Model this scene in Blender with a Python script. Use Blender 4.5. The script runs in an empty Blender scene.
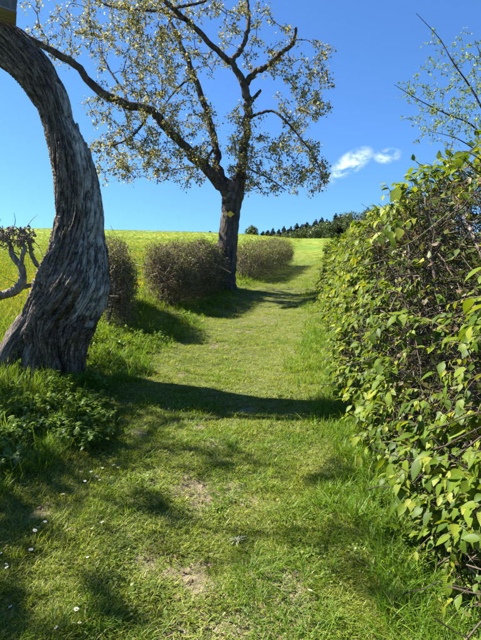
import bpy, math, random
import numpy as np
from mathutils import Matrix, Vector

random.seed(7)
rng = np.random.default_rng(11)
scene = bpy.context.scene
col = scene.collection
R = math.radians

# ------------------------------------------------------------------ camera
F_PX, W_PX, H_PX = 485.0, 481.0, 640.0
PITCH = math.atan(15.0 / F_PX)
CAM = np.array([0.0, 0.0, 1.6])
cam_d = bpy.data.cameras.new('camera')
cam_d.sensor_fit = 'VERTICAL'
cam_d.sensor_height = 24.0
cam_d.lens = 24.0 * F_PX / H_PX
cam_d.clip_end = 3000
cam_d.clip_start = 0.05
cam = bpy.data.objects.new('camera', cam_d)
cam.location = CAM
cam.rotation_euler = (math.pi / 2 - PITCH, 0, 0)
col.objects.link(cam)
scene.camera = cam

# ------------------------------------------------------------------ light
SUN_EL = R(46)
SUN_H = np.array([-0.974, 0.226])            # horizontal direction towards the sun
SUN_AZ = math.atan2(SUN_H[0], SUN_H[1])      # clockwise from +Y
sun_dir = Vector((SUN_H[0] * math.cos(SUN_EL), SUN_H[1] * math.cos(SUN_EL), math.sin(SUN_EL)))
sl = bpy.data.lights.new('sun', 'SUN')
sl.energy = 5.0
sl.angle = R(0.53)
sl.color = (1.0, 0.95, 0.86)
so = bpy.data.objects.new('sun', sl)
so.rotation_euler = sun_dir.to_track_quat('Z', 'Y').to_euler()
so.location = (-20, 8, 25)
col.objects.link(so)

world = bpy.data.worlds.new('World')
scene.world = world
world.use_nodes = True
wn, wl = world.node_tree.nodes, world.node_tree.links
for n in list(wn):
    wn.remove(n)
w_out = wn.new('ShaderNodeOutputWorld')
w_bg = wn.new('ShaderNodeBackground')
w_bg.inputs['Strength'].default_value = 0.051
sky = wn.new('ShaderNodeTexSky')
sky.sky_type = 'NISHITA'
sky.sun_disc = False
sky.sun_elevation = SUN_EL
sky.sun_rotation = SUN_AZ
sky.altitude = 600
sky.air_density = 1.0
sky.dust_density = 0.2
sky.ozone_density = 5.0


def pix_dir(px, py):
    u = (px - W_PX / 2) / F_PX
    v = -(py - H_PX / 2) / F_PX
    cp, sp = math.cos(PITCH), math.sin(PITCH)
    return np.array([u, cp + v * sp, -sp + v * cp])


def at(px, py, Y):
    """point on the ray of a pixel at forward distance Y"""
    d = pix_dir(px, py)
    return CAM + d * (Y / d[1])


# a small wisp of cloud, placed by its direction in the sky
w_tc = wn.new('ShaderNodeTexCoord')


def wmath(op, a, b=None):
    n = wn.new('ShaderNodeMath')
    n.operation = op
    for i, s in enumerate((a, b)):
        if s is None:
            continue
        if isinstance(s, (int, float)):
            n.inputs[i].default_value = s
        else:
            wl.new(s, n.inputs[i])
    return n.outputs[0]


def wdot(vec):
    n = wn.new('ShaderNodeVectorMath')
    n.operation = 'DOT_PRODUCT'
    wl.new(w_tc.outputs['Generated'], n.inputs[0])
    n.inputs[1].default_value = tuple(vec)
    return n.outputs['Value']


def cloud_lobe(px, py, rx, ry, rot):
    d = pix_dir(px, py)
    d /= np.linalg.norm(d)
    right = np.cross(d, [0, 0, 1.0])
    right /= np.linalg.norm(right)
    up = np.cross(right, d)
    c, s = math.cos(rot), math.sin(rot)
    a = right * c + up * s
    b = up * c - right * s
    va = wmath('DIVIDE', wdot(a), rx / F_PX)
    vb = wmath('DIVIDE', wdot(b), ry / F_PX)
    r2 = wmath('ADD', wmath('MULTIPLY', va, va), wmath('MULTIPLY', vb, vb))
    fwd = wmath('GREATER_THAN', wdot(d), 0.5)
    m = wmath('MAXIMUM', wmath('SUBTRACT', 1.0, r2), 0.0)
    return wmath('MULTIPLY', m, fwd)


w_map = wn.new('ShaderNodeMapping')
w_map.inputs['Scale'].default_value = (1.0, 1.0, 1.5)
wl.new(w_tc.outputs['Generated'], w_map.inputs['Vector'])
w_noise = wn.new('ShaderNodeTexNoise')
w_noise.inputs['Scale'].default_value = 30
w_noise.inputs['Detail'].default_value = 7
w_noise.inputs['Roughness'].default_value = 0.62
w_noise.inputs['Distortion'].default_value = 0.4
wl.new(w_map.outputs[0], w_noise.inputs['Vector'])
lob = wmath('ADD', cloud_lobe(351, 163, 24, 11, 0.5), wmath('ADD', wmath('MULTIPLY', cloud_lobe(388, 156, 14, 8, 0.0), 0.8), wmath('MULTIPLY', cloud_lobe(329, 181, 14, 7, 0.6), 0.4)))
lob = wmath('POWER', lob, 1.3)
nz = wmath('MAXIMUM', wmath('MULTIPLY', wmath('SUBTRACT', w_noise.outputs['Fac'], 0.40), 3.6), 0.0)
cl = wmath('MINIMUM', wmath('MULTIPLY', lob, nz), 0.5)
w_mix = wn.new('ShaderNodeMix')
w_mix.data_type = 'RGBA'
w_mix.inputs['B'].default_value = (10.0, 11.0, 12.2, 1)
wl.new(cl, w_mix.inputs['Factor'])
w_tint = wn.new('ShaderNodeMix')
w_tint.data_type = 'RGBA'
w_tint.blend_type = 'MULTIPLY'
w_tint.inputs['Factor'].default_value = 1.0
w_tint.inputs['B'].default_value = (0.66, 0.95, 1.22, 1)
wl.new(sky.outputs[0], w_tint.inputs['A'])
wl.new(w_tint.outputs['Result'], w_mix.inputs['A'])
wl.new(w_mix.outputs['Result'], w_bg.inputs['Color'])
wl.new(w_bg.outputs[0], w_out.inputs['Surface'])

scene.view_settings.view_transform = 'Standard'
scene.view_settings.look = 'None'
scene.view_settings.exposure = 1.95
scene.view_settings.gamma = 1.0
scene.view_settings.use_curve_mapping = False
scene.render.engine = 'CYCLES'
scene.cycles.max_bounces = 6
scene.cycles.diffuse_bounces = 3
scene.cycles.transmission_bounces = 4
scene.cycles.adaptive_threshold = 0.03
scene.cycles.use_denoising = True
scene.cycles.denoiser = 'OPENIMAGEDENOISE'

# ------------------------------------------------------------------ helpers


def tag(o, label=None, cat=None, group=None, kind=None):
    if label:
        o['label'] = label
    if cat:
        o['category'] = cat
    if group:
        o['group'] = group
    if kind:
        o['kind'] = kind
    return o


def empty(name, loc):
    o = bpy.data.objects.new(name, None)
    o.empty_display_size = 0.2
    o.location = tuple(loc)
    col.objects.link(o)
    return o


_perm = rng.permutation(512)
_perm = np.concatenate([_perm, _perm, _perm])
_grad = rng.normal(size=(512, 3))
_grad /= np.linalg.norm(_grad, axis=1)[:, None]


def noise3(p):
    """gradient noise, about -0.7..0.7, for an (N,3) array"""
    p = np.asarray(p, float)
    i = np.floor(p).astype(int)
    f = p - i
    u = f * f * f * (f * (f * 6 - 15) + 10)
    i &= 511
    res = 0
    for dx in (0, 1):
        wx = u[:, 0] if dx else 1 - u[:, 0]
        for dy in (0, 1):
            wy = u[:, 1] if dy else 1 - u[:, 1]
            for dz in (0, 1):
                wz = u[:, 2] if dz else 1 - u[:, 2]
                h = _perm[_perm[_perm[(i[:, 0] + dx) & 511] + ((i[:, 1] + dy) & 511)] + ((i[:, 2] + dz) & 511)] & 511
                g = _grad[h]
                dot = g[:, 0] * (f[:, 0] - dx) + g[:, 1] * (f[:, 1] - dy) + g[:, 2] * (f[:, 2] - dz)
                res = res + wx * wy * wz * dot
    return res


def fbm(p, octaves=4, gain=0.5):
    p = np.asarray(p, float)
    a, r, fr = 1.0, 0, 1.0
    for _ in range(octaves):
        r = r + a * noise3(p * fr + 17.3 * fr)
        a *= gain
        fr *= 2.03
    return r


def fbm2(x, y, s, z=0.0, octaves=3):
    x = np.asarray(x, float)
    return fbm(np.stack([x.ravel() * s, np.asarray(y, float).ravel() * s, np.full(x.size, z)], 1), octaves).reshape(x.shape)


def make_mesh(name, V, F, mat=None, smooth=True, attrs=None):
    V = np.ascontiguousarray(V, dtype=np.float32)
    F = np.ascontiguousarray(F, dtype=np.int32)
    me = bpy.data.meshes.new(name)
    k = F.shape[1]
    me.vertices.add(len(V))
    me.vertices.foreach_set('co', V.ravel())
    me.loops.add(F.size)
    me.loops.foreach_set('vertex_index', F.ravel())
    me.polygons.add(len(F))
    me.polygons.foreach_set('loop_start', np.arange(0, F.size, k, dtype=np.int32))
    try:
        me.polygons.foreach_set('loop_total', np.full(len(F), k, dtype=np.int32))
    except Exception:
        pass
    if smooth:
        me.polygons.foreach_set('use_smooth', np.ones(len(F), dtype=bool))
    if attrs:
        for an, (ty, arr) in attrs.items():
            a = me.attributes.new(an, ty, 'POINT')
            a.data.foreach_set('vector' if ty == 'FLOAT_VECTOR' else 'value', np.ascontiguousarray(arr, dtype=np.float32).ravel())
    me.update(calc_edges=True)
    if mat:
        me.materials.append(mat)
    return me


def add(name, me, parent=None, loc=None):
    o = bpy.data.objects.new(name, me)
    if parent is not None:
        o.parent = parent
        # meshes are written in world coordinates: undo the parent's place
        o.matrix_parent_inverse = Matrix.Translation(-parent.location)
    if loc is not None:
        o.location = tuple(loc)
    col.objects.link(o)
    return o


def norm(a):
    return a / np.maximum(np.linalg.norm(a, axis=-1, keepdims=True), 1e-9)


def tubes(P, Rr, sides=4):
    """P (N,K,3) polylines with radii (N,K) -> verts, quads"""
    N, K, _ = P.shape
    T = np.empty_like(P)
    T[:, 1:-1] = P[:, 2:] - P[:, :-2]
    T[:, 0] = P[:, 1] - P[:, 0]
    T[:, -1] = P[:, -1] - P[:, -2]
    T = norm(T)
    mean = norm(P[:, -1] - P[:, 0])
    ref = np.where((np.abs(mean[:, 2:3]) < 0.8), np.array([[0, 0, 1.0]]), np.array([[1.0, 0.0, 0]]))
    A = norm(np.cross(T, ref[:, None, :]))
    B = np.cross(T, A)
    th = np.arange(sides) * 2 * math.pi / sides
    ring = A[:, :, None, :] * np.cos(th)[None, None, :, None] + B[:, :, None, :] * np.sin(th)[None, None, :, None]
    V = P[:, :, None, :] + ring * Rr[:, :, None, None]
    V = V.reshape(-1, 3)
    n = np.arange(N)[:, None, None] * K * sides
    k = np.arange(K - 1)[None, :, None] * sides
    s = np.arange(sides)[None, None, :]
    s2 = (s + 1) % sides
    F = np.stack([n + k + s, n + k + s2, n + k + sides + s2, n + k + sides + s], -1).reshape(-1, 4)
    return V, F


def catmull(pts, n):
    pts = np.asarray(pts, float)
    m = len(pts)
    ext = np.vstack([2 * pts[0] - pts[1], pts, 2 * pts[-1] - pts[-2]])
    t = np.linspace(0, m - 1 - 1e-6, n)
    i = t.astype(int)
    f = (t - i)[:, None]
    p0, p1, p2, p3 = ext[i], ext[i + 1], ext[i + 2], ext[i + 3]
    return 0.5 * (2 * p1 + (p2 - p0) * f + (2 * p0 - 5 * p1 + 4 * p2 - p3) * f ** 2 + (3 * p1 - p0 - 3 * p2 + p3) * f ** 3)


def join(parts):
    Vs, Fs, o = [], [], 0
    for V, F in parts:
        Vs.append(V)
        Fs.append(F + o)
        o += len(V)
    return np.vstack(Vs), np.vstack(Fs)


def leaf_template(seg=4, width=0.6, fold=0.25, curl=0.35, peak=0.8, teeth=0.0):
    """unit leaf along +Y, face up +Z"""
    t = np.linspace(0, 1, seg + 1)
    w = width / 2 * np.sin(math.pi * t ** peak) ** 0.85
    if teeth:
        w = w * (1 + teeth * np.where(np.arange(seg + 1) % 2, 1, -1))
    z = -curl * t ** 2
    V, F = [], []
    mid = [(0, t[i], z[i]) for i in range(seg + 1)]
    V += mid
    L = {}
    Rr = {}
    for i in range(1, seg):
        L[i] = len(V)
        V.append((-w[i], t[i] - 0.03, z[i] + fold * w[i]))
        Rr[i] = len(V)
        V.append((w[i], t[i] - 0.03, z[i] + fold * w[i]))
    for D, flip in ((L, False), (Rr, True)):
        tr = [(0, 1, D[1])]
        for i in range(1, seg - 1):
            tr += [(i, i + 1, D[i + 1]), (i, D[i + 1], D[i])]
        tr += [(seg - 1, seg, D[seg - 1])]
        F += [(a, c, b) if flip else (a, b, c) for a, b, c in tr]
    return np.array(V, float), np.array(F, int)


def basis(d, up):
    """columns x,y,z with y along d"""
    y = norm(d)
    x = norm(np.cross(y, up))
    z = np.cross(x, y)
    return np.stack([x, y, z], -1)


def lv_attr(tv, n):
    return {'lv': ('FLOAT_VECTOR', np.tile(tv, (n, 1)))}


def place(tv, tf, M, pos, scale):
    n = len(pos)
    V = np.einsum('nij,vj->nvi', M, tv) * np.asarray(scale)[:, None, None] + pos[:, None, :]
    F = tf[None] + (np.arange(n) * len(tv))[:, None, None]
    return V.reshape(-1, 3), F.reshape(-1, tf.shape[1])


def rand_dirs(n, zbias=0.0):
    v = rng.normal(size=(n, 3))
    v = norm(v)
    v[:, 2] += zbias
    return norm(v)


# ------------------------------------------------------------------ materials


class NT:
    def __init__(self, name):
        self.m = bpy.data.materials.new(name)
        self.m.use_nodes = True
        self.n, self.l = self.m.node_tree.nodes, self.m.node_tree.links
        for x in list(self.n):
            self.n.remove(x)
        self.out = self.n.new('ShaderNodeOutputMaterial')

    def node(self, t, **kw):
        x = self.n.new(t)
        for k, v in kw.items():
            setattr(x, k, v)
        return x

    def put(self, sock, v):
        if isinstance(v, bpy.types.NodeSocket):
            self.l.new(v, sock)
        elif isinstance(v, (tuple, list)) and len(v) == 3 and sock.type == 'RGBA':
            sock.default_value = (*v, 1)
        else:
            sock.default_value = v

    def math(self, op, a, b=0.0, clamp=False):
        x = self.node('ShaderNodeMath', operation=op, use_clamp=clamp)
        self.put(x.inputs[0], a)
        self.put(x.inputs[1], b)
        return x.outputs[0]

    def mix(self, f, a, b, blend='MIX'):
        x = self.node('ShaderNodeMix', data_type='RGBA', blend_type=blend)
        self.put(x.inputs['Factor'], f)
        self.put(x.inputs['A'], a)
        self.put(x.inputs['B'], b)
        return x.outputs['Result']

    def noise(self, vec, scale, detail=4, rough=0.55, distortion=0.0):
        x = self.node('ShaderNodeTexNoise')
        if vec is not None:
            self.l.new(vec, x.inputs['Vector'])
        x.inputs['Scale'].default_value = scale
        x.inputs['Detail'].default_value = detail
        x.inputs['Roughness'].default_value = rough
        x.inputs['Distortion'].default_value = distortion
        return x.outputs['Fac']

    def ramp(self, f, stops):
        x = self.node('ShaderNodeValToRGB')
        self.l.new(f, x.inputs[0])
        el = x.color_ramp.elements
        while len(el) < len(stops):
            el.new(0.5)
        for e, (p, c) in zip(el, stops):
            e.position = p
            e.color = (*c, 1) if len(c) == 3 else c
        return x.outputs[0]

    def step(self, f, a, b):
        x = self.node('ShaderNodeMapRange', interpolation_type='SMOOTHSTEP')
        self.put(x.inputs[0], f)
        x.inputs[1].default_value = a
        x.inputs[2].default_value = b
        return x.outputs[0]

    def bump(self, h, strength=0.5, dist=0.02):
        x = self.node('ShaderNodeBump')
        x.inputs['Strength'].default_value = strength
        x.inputs['Distance'].default_value = dist
        self.l.new(h, x.inputs['Height'])
        return x.outputs[0]

    def principled(self, color, rough=0.8, normal=None, spec=0.3):
        b = self.node('ShaderNodeBsdfPrincipled')
        self.put(b.inputs['Base Color'], color)
        self.put(b.inputs['Roughness'], rough)
        b.inputs['Specular IOR Level'].default_value = spec
        if normal is not None:
            self.l.new(normal, b.inputs['Normal'])
        self.l.new(b.outputs[0], self.out.inputs['Surface'])
        return b


def island_random(t):
    g = t.node('ShaderNodeNewGeometry').outputs['Random Per Island']
    o = t.node('ShaderNodeObjectInfo').outputs['Random']
    return t.math('FRACT', t.math('ADD', g, o))


def leaf_mat(name, stops, trans=0.45, warm=(1.25, 1.15, 0.55), gloss=0.05, rough=0.45, where=None, veins=False):
    """thin leaf or blade: diffuse on the face, light passing through from behind"""
    t = NT(name)
    f = island_random(t)
    c = t.ramp(f, stops)
    if where is not None:                       # colour drifts over the ground from plant to plant
        loc = t.node('ShaderNodeObjectInfo').outputs['Location']
        nzv = t.noise(loc, where[0], 3, 0.6)
        c = t.mix(t.math('MULTIPLY', t.step(nzv, where[2], where[3]), where[4] if len(where) > 4 else 0.8), c, where[1])
    bmp = None
    if veins:                                   # midrib, side veins and blotches on the blade
        lv = t.node('ShaderNodeAttribute', attribute_name='lv').outputs['Vector']
        sx = t.node('ShaderNodeSeparateXYZ')
        t.l.new(lv, sx.inputs[0])
        ax = t.math('ABSOLUTE', sx.outputs['X'])
        rib = t.math('SUBTRACT', 1.0, t.step(ax, 0.006, 0.03))
        wv = t.math('SINE', t.math('MULTIPLY', t.math('SUBTRACT', sx.outputs['Y'], t.math('MULTIPLY', ax, 0.9)), 62.0))
        side = t.math('MULTIPLY', t.step(wv, 0.55, 1.0), 0.55)
        vm = t.math('MAXIMUM', rib, side)
        blot = t.noise(t.node('ShaderNodeNewGeometry').outputs['Position'], 55, 3)
        c = t.mix(t.math('MULTIPLY', t.step(blot, 0.35, 0.75), 0.35), c, t.mix(1.0, c, (0.62, 0.7, 0.6), 'MULTIPLY'))
        c = t.mix(t.math('MULTIPLY', vm, 0.5), c, t.mix(1.0, c, (1.5, 1.4, 1.6), 'MULTIPLY'))
        bmp = t.bump(wv, 0.35, 0.002)
    d = t.node('ShaderNodeBsdfDiffuse')
    if bmp is not None:
        t.l.new(bmp, d.inputs['Normal'])
    t.put(d.inputs['Color'], c)
    tr = t.node('ShaderNodeBsdfTranslucent')
    t.put(tr.inputs['Color'], t.mix(1.0, c, warm, 'MULTIPLY'))
    m1 = t.node('ShaderNodeMixShader')
    m1.inputs[0].default_value = trans
    t.l.new(d.outputs[0], m1.inputs[1])
    t.l.new(tr.outputs[0], m1.inputs[2])
    gl = t.node('ShaderNodeBsdfGlossy')
    gl.inputs['Roughness'].default_value = rough
    gl.inputs['Color'].default_value = (1, 1, 1, 1)
    m2 = t.node('ShaderNodeMixShader')
    m2.inputs[0].default_value = gloss
    t.l.new(m1.outputs[0], m2.inputs[1])
    t.l.new(gl.outputs[0], m2.inputs[2])
    t.l.new(m2.outputs[0], t.out.inputs['Surface'])
    return t.m


def twig_mat(name, stops, rough=0.85):
    t = NT(name)
    f = island_random(t)
    pos = t.node('ShaderNodeNewGeometry').outputs['Position']
    n = t.noise(pos, 60, 3)
    c = t.mix(0.5, t.ramp(f, stops), t.ramp(n, stops))
    t.principled(c, rough, t.bump(n, 0.4, 0.004))
    return t.m


def bark_mat(name, dark, mid, light, scale=14, stretch=0.25, lichen=None):
    t = NT(name)
    pos = t.node('ShaderNodeNewGeometry').outputs['Position']
    mp = t.node('ShaderNodeMapping')
    mp.inputs['Scale'].default_value = (1, 1, stretch)
    t.l.new(pos, mp.inputs['Vector'])
    n1 = t.noise(mp.outputs[0], scale, 6, 0.62, 0.3)
    n2 = t.noise(mp.outputs[0], scale * 4, 4, 0.6)
    v = t.node('ShaderNodeTexVoronoi', feature='DISTANCE_TO_EDGE')
    t.l.new(mp.outputs[0], v.inputs['Vector'])
    v.inputs['Scale'].default_value = scale * 1.3
    h = t.math('ADD', t.math('MULTIPLY', n1, 0.7), t.math('ADD', t.math('MULTIPLY', n2, 0.3), t.math('MULTIPLY', t.math('MINIMUM', v.outputs['Distance'], 0.25), 1.4)))
    c = t.ramp(n1, [(0.3, dark), (0.5, mid), (0.72, light)])
    if lichen:
        c = t.mix(t.math('MULTIPLY', t.step(t.noise(pos, 5, 4, 0.65), 0.56, 0.68), 0.55), c, lichen)
    t.principled(c, 0.9, t.bump(h, 0.9, 0.03), 0.2)
    return t.m


M = {}
# old leaning trunk: coordinates along the grain are stored on the mesh (grain), bare = stripped weathered wood
t = NT('old_trunk_bark')
gr = t.node('ShaderNodeAttribute', attribute_name='grain').outputs['Vector']
bare = t.node('ShaderNodeAttribute', attribute_name='bare').outputs['Fac']
groove = t.node('ShaderNodeAttribute', attribute_name='groove').outputs['Fac']
mp = t.node('ShaderNodeMapping')
mp.inputs['Scale'].default_value = (1, 1, 0.3)
t.l.new(gr, mp.inputs['Vector'])
fib = t.noise(mp.outputs[0], 34, 8, 0.72, 0.15)
fine = t.noise(mp.outputs[0], 110, 4, 0.6)
mp2 = t.node('ShaderNodeMapping')
mp2.inputs['Scale'].default_value = (1, 1, 0.45)
t.l.new(gr, mp2.inputs['Vector'])
plates = t.node('ShaderNodeTexVoronoi', feature='DISTANCE_TO_EDGE')
plates.inputs['Scale'].default_value = 22
t.l.new(mp2.outputs[0], plates.inputs['Vector'])
pl = t.math('MINIMUM', plates.outputs['Distance'], 0.22)
c_bark = t.ramp(fib, [(0.34, (0.030, 0.024, 0.019)), (0.46, (0.115, 0.09, 0.07)), (0.57, (0.22, 0.182, 0.148)), (0.72, (0.38, 0.335, 0.285))])
c_bare = t.ramp(fib, [(0.36, (0.08, 0.072, 0.065)), (0.47, (0.26, 0.238, 0.212)), (0.62, (0.49, 0.455, 0.41))])
bm = t.math('ADD', bare, t.math('MULTIPLY', t.math('SUBTRACT', t.noise(mp.outputs[0], 16, 5, 0.6), 0.5), 1.5))
bare_m = t.step(bm, 0.47, 0.53)
c = t.mix(bare_m, c_bark, c_bare)
mp3 = t.node('ShaderNodeMapping')
mp3.inputs['Scale'].default_value = (1, 1, 0.09)
t.l.new(gr, mp3.inputs['Vector'])
fs = t.noise(mp3.outputs[0], 24, 4, 0.5, 0.25)
fiss = t.math('SUBTRACT', 1.0, t.step(t.math('ABSOLUTE', t.math('SUBTRACT', fs, 0.5)), 0.004, 0.03))
c = t.mix(t.math('MULTIPLY', fiss, 0.7), c, (0.022, 0.016, 0.012))
moss = t.step(t.noise(gr, 3.2, 5, 0.7), 0.6, 0.74)
c = t.mix(t.math('MULTIPLY', moss, 0.35), c, (0.13, 0.12, 0.05))
hgt0 = t.math('ADD', t.math('ADD', t.math('MULTIPLY', fib, 1.0), t.math('MULTIPLY', fine, 0.35)), t.math('MULTIPLY', t.math('MULTIPLY', pl, t.math('SUBTRACT', 1.0, bare_m)), 2.4))
hgt = t.math('SUBTRACT', hgt0, t.math('MULTIPLY', fiss, 0.8))
t.principled(c, 0.88, t.bump(hgt, 1.0, 0.03), 0.2)
M['old_bark'] = t.m
M['dark_bark'] = bark_mat('dark_bark', (0.018, 0.014, 0.011), (0.055, 0.043, 0.034), (0.13, 0.105, 0.085), 11, 0.3, (0.17, 0.17, 0.10))
M['grey_bark'] = bark_mat('grey_bark', (0.07, 0.058, 0.05), (0.17, 0.145, 0.125), (0.31, 0.28, 0.25), 22, 0.5, (0.2, 0.2, 0.13))
M['hedge_bark'] = bark_mat('hedge_bark', (0.04, 0.032, 0.026), (0.12, 0.098, 0.08), (0.25, 0.22, 0.185), 24, 0.5)
M['far_bark'] = bark_mat('far_bark', (0.03, 0.025, 0.02), (0.06, 0.05, 0.04), (0.1, 0.085, 0.07), 4, 0.3)
M['twig_dark'] = twig_mat('twig_dark', [(0.2, (0.022, 0.017, 0.013)), (0.8, (0.075, 0.058, 0.045))])
M['twig_grey'] = twig_mat('twig_grey', [(0.15, (0.06, 0.046, 0.036)), (0.55, (0.15, 0.12, 0.095)), (0.9, (0.30, 0.26, 0.21))])
M['twig_hedge'] = twig_mat('twig_hedge', [(0.15, (0.02, 0.014, 0.009)), (0.6, (0.05, 0.037, 0.025)), (0.92, (0.15, 0.118, 0.08))])
M['twig_brown'] = twig_mat('twig_brown', [(0.15, (0.07, 0.05, 0.027)), (0.55, (0.165, 0.125, 0.072)), (0.9, (0.33, 0.27, 0.17))])
M['leaf_hedge'] = leaf_mat('hornbeam_leaf', [(0.0, (0.045, 0.085, 0.007)), (0.4, (0.09, 0.145, 0.010)), (0.8, (0.155, 0.205, 0.017)), (1.0, (0.27, 0.28, 0.034))], 0.44, (1.35, 1.2, 0.35), 0.010, 0.5, veins=True)
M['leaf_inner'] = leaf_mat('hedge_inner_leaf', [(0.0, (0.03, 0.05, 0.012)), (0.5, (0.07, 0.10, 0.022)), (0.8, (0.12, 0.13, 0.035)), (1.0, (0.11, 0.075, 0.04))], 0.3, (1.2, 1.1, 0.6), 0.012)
M['leaf_dry'] = leaf_mat('dry_leaf', [(0.0, (0.09, 0.06, 0.032)), (0.5, (0.18, 0.125, 0.07)), (1.0, (0.30, 0.23, 0.15))], 0.25, (1.1, 1.0, 0.8), 0.01)
M['leaf_olive'] = leaf_mat('young_bronze_leaf', [(0.0, (0.085, 0.078, 0.025)), (0.4, (0.17, 0.158, 0.058)), (0.75, (0.29, 0.27, 0.13)), (1.0, (0.46, 0.435, 0.27))], 0.45, (1.12, 1.06, 0.68), 0.01)
M['leaf_trim'] = leaf_mat('small_hedge_leaf', [(0.0, (0.06, 0.085, 0.016)), (0.5, (0.125, 0.16, 0.035)), (1.0, (0.25, 0.27, 0.08))], 0.38, (1.2, 1.1, 0.6), 0.012)
M['leaf_shrub'] = leaf_mat('young_shrub_leaf', [(0.0, (0.09, 0.14, 0.025)), (0.6, (0.17, 0.225, 0.045)), (1.0, (0.29, 0.33, 0.10))], 0.45, (1.2, 1.15, 0.5), 0.015)
M['leaf_weed'] = leaf_mat('weed_leaf', [(0.0, (0.07, 0.135, 0.018)), (0.6, (0.125, 0.205, 0.028)), (1.0, (0.22, 0.29, 0.05))], 0.45, (1.3, 1.2, 0.4), 0.02, 0.42)
M['leaf_clover'] = leaf_mat('clover_leaf', [(0.0, (0.07, 0.125, 0.018)), (0.6, (0.13, 0.19, 0.03)), (1.0, (0.23, 0.25, 0.07))], 0.4, (1.25, 1.15, 0.45), 0.015)
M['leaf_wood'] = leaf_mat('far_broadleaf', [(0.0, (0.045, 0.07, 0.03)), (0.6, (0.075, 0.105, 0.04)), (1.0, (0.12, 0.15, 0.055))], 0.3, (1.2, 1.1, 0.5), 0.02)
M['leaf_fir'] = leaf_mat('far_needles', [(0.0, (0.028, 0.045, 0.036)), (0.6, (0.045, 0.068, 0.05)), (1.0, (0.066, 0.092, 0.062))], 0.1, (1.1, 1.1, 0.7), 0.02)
M['grass_short'] = leaf_mat('trodden_grass', [(0.0, (0.09, 0.155, 0.010)), (0.45, (0.165, 0.24, 0.018)), (0.8, (0.25, 0.295, 0.035)), (0.92, (0.39, 0.36, 0.11)), (1.0, (0.58, 0.51, 0.28))], 0.45, (1.2, 1.15, 0.4), 0.012, 0.5, (1.6, (0.29, 0.31, 0.045), 0.46, 0.66, 0.5))
M['grass_tall'] = leaf_mat('lush_grass', [(0.0, (0.06, 0.14, 0.007)), (0.6, (0.115, 0.225, 0.012)), (0.92, (0.19, 0.29, 0.028)), (1.0, (0.38, 0.35, 0.12))], 0.48, (1.25, 1.15, 0.35), 0.015, 0.5, (0.9, (0.18, 0.25, 0.02), 0.45, 0.65, 0.6))
M['grass_meadow'] = leaf_mat('meadow_grass', [(0.0, (0.08, 0.145, 0.015)), (0.6, (0.14, 0.205, 0.022)), (1.0, (0.22, 0.265, 0.04))], 0.45, (1.25, 1.15, 0.4), 0.012, 0.5, (0.25, (0.21, 0.22, 0.03), 0.45, 0.62, 0.7))


def flat_mat(name, c, rough=0.6, var=0.0):
    t = NT(name)
    if var:
        pos = t.node('ShaderNodeNewGeometry').outputs['Position']
        c = t.mix(t.noise(pos, 40, 4), tuple(x * (1 - var) for x in c), tuple(min(1, x * (1 + var)) for x in c))
    t.principled(c, rough)
    return t.m


M['petal'] = leaf_mat('daisy_petal', [(0, (0.74, 0.74, 0.72)), (1, (0.82, 0.82, 0.80))], 0.3, (1, 1, 1), 0.03)
M['yolk'] = flat_mat('daisy_centre', (0.72, 0.48, 0.04), 0.7, 0.2)
M['dandelion'] = leaf_mat('dandelion_head', [(0, (0.62, 0.47, 0.02)), (1, (0.75, 0.6, 0.05))], 0.25, (1.1, 1, 0.5), 0.02)
M['stem'] = flat_mat('flower_stem', (0.10, 0.17, 0.04), 0.6)
M['yellow_paint'] = flat_mat('yellow_trail_paint', (0.66, 0.40, 0.03), 0.55, 0.18)
M['stone'] = flat_mat('grey_stone', (0.33, 0.32, 0.31), 0.85, 0.3)

t = NT('weathered_board')
pos = t.node('ShaderNodeTexCoord').outputs['Object']
mp = t.node('ShaderNodeMapping')
mp.inputs['Scale'].default_value = (1, 1, 0.08)
t.l.new(pos, mp.inputs['Vector'])
n = t.noise(mp.outputs[0], 60, 6, 0.65, 0.3)
t.principled(t.ramp(n, [(0.3, (0.05, 0.046, 0.048)), (0.55, (0.11, 0.105, 0.11)), (0.75, (0.19, 0.18, 0.185))]), 0.85, t.bump(n, 0.6, 0.01))
M['board'] = t.m
t = NT('fresh_board')
pos = t.node('ShaderNodeTexCoord').outputs['Object']
mp = t.node('ShaderNodeMapping')
mp.inputs['Scale'].default_value = (0.1, 1, 1)
t.l.new(pos, mp.inputs['Vector'])
n = t.noise(mp.outputs[0], 60, 5, 0.6)
t.principled(t.ramp(n, [(0.3, (0.10, 0.09, 0.09)), (0.7, (0.20, 0.18, 0.175))]), 0.75, t.bump(n, 0.4, 0.006))
M['board_pale'] = t.m

# ------------------------------------------------------------------ ground
_yy = np.linspace(-40, 700, 3701)
_sl = np.interp(_yy, [-40, 0, 4, 14, 26, 40, 62, 80, 110, 200, 700], [0.10, 0.145, 0.150, 0.160, 0.172, 0.184, 0.178, 0.10, 0.03, -0.02, -0.05])
_zz = np.cumsum(_sl) * (_yy[1] - _yy[0])
_zz -= np.interp(0, _yy, _zz)


def base_h(x, y):
    x = np.asarray(x, float)
    y = np.asarray(y, float)
    z = np.interp(y, _yy, _zz)
    far = np.clip((y - 12) / 50, 0, 1)
    # meadow on the left swells a little higher than the lane
    z = z + far * 0.75 * np.clip((-x - 3) / 22, 0, 1.0) * np.clip(y / 60, 0, 1)
    z = z - 0.9 * np.clip((x + 2) / 10, 0, 1) * far
    z = z + 0.035 * far * y * 0.12 * np.sin(x / 17.0 + 0.6) * 0.5
    return z


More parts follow.
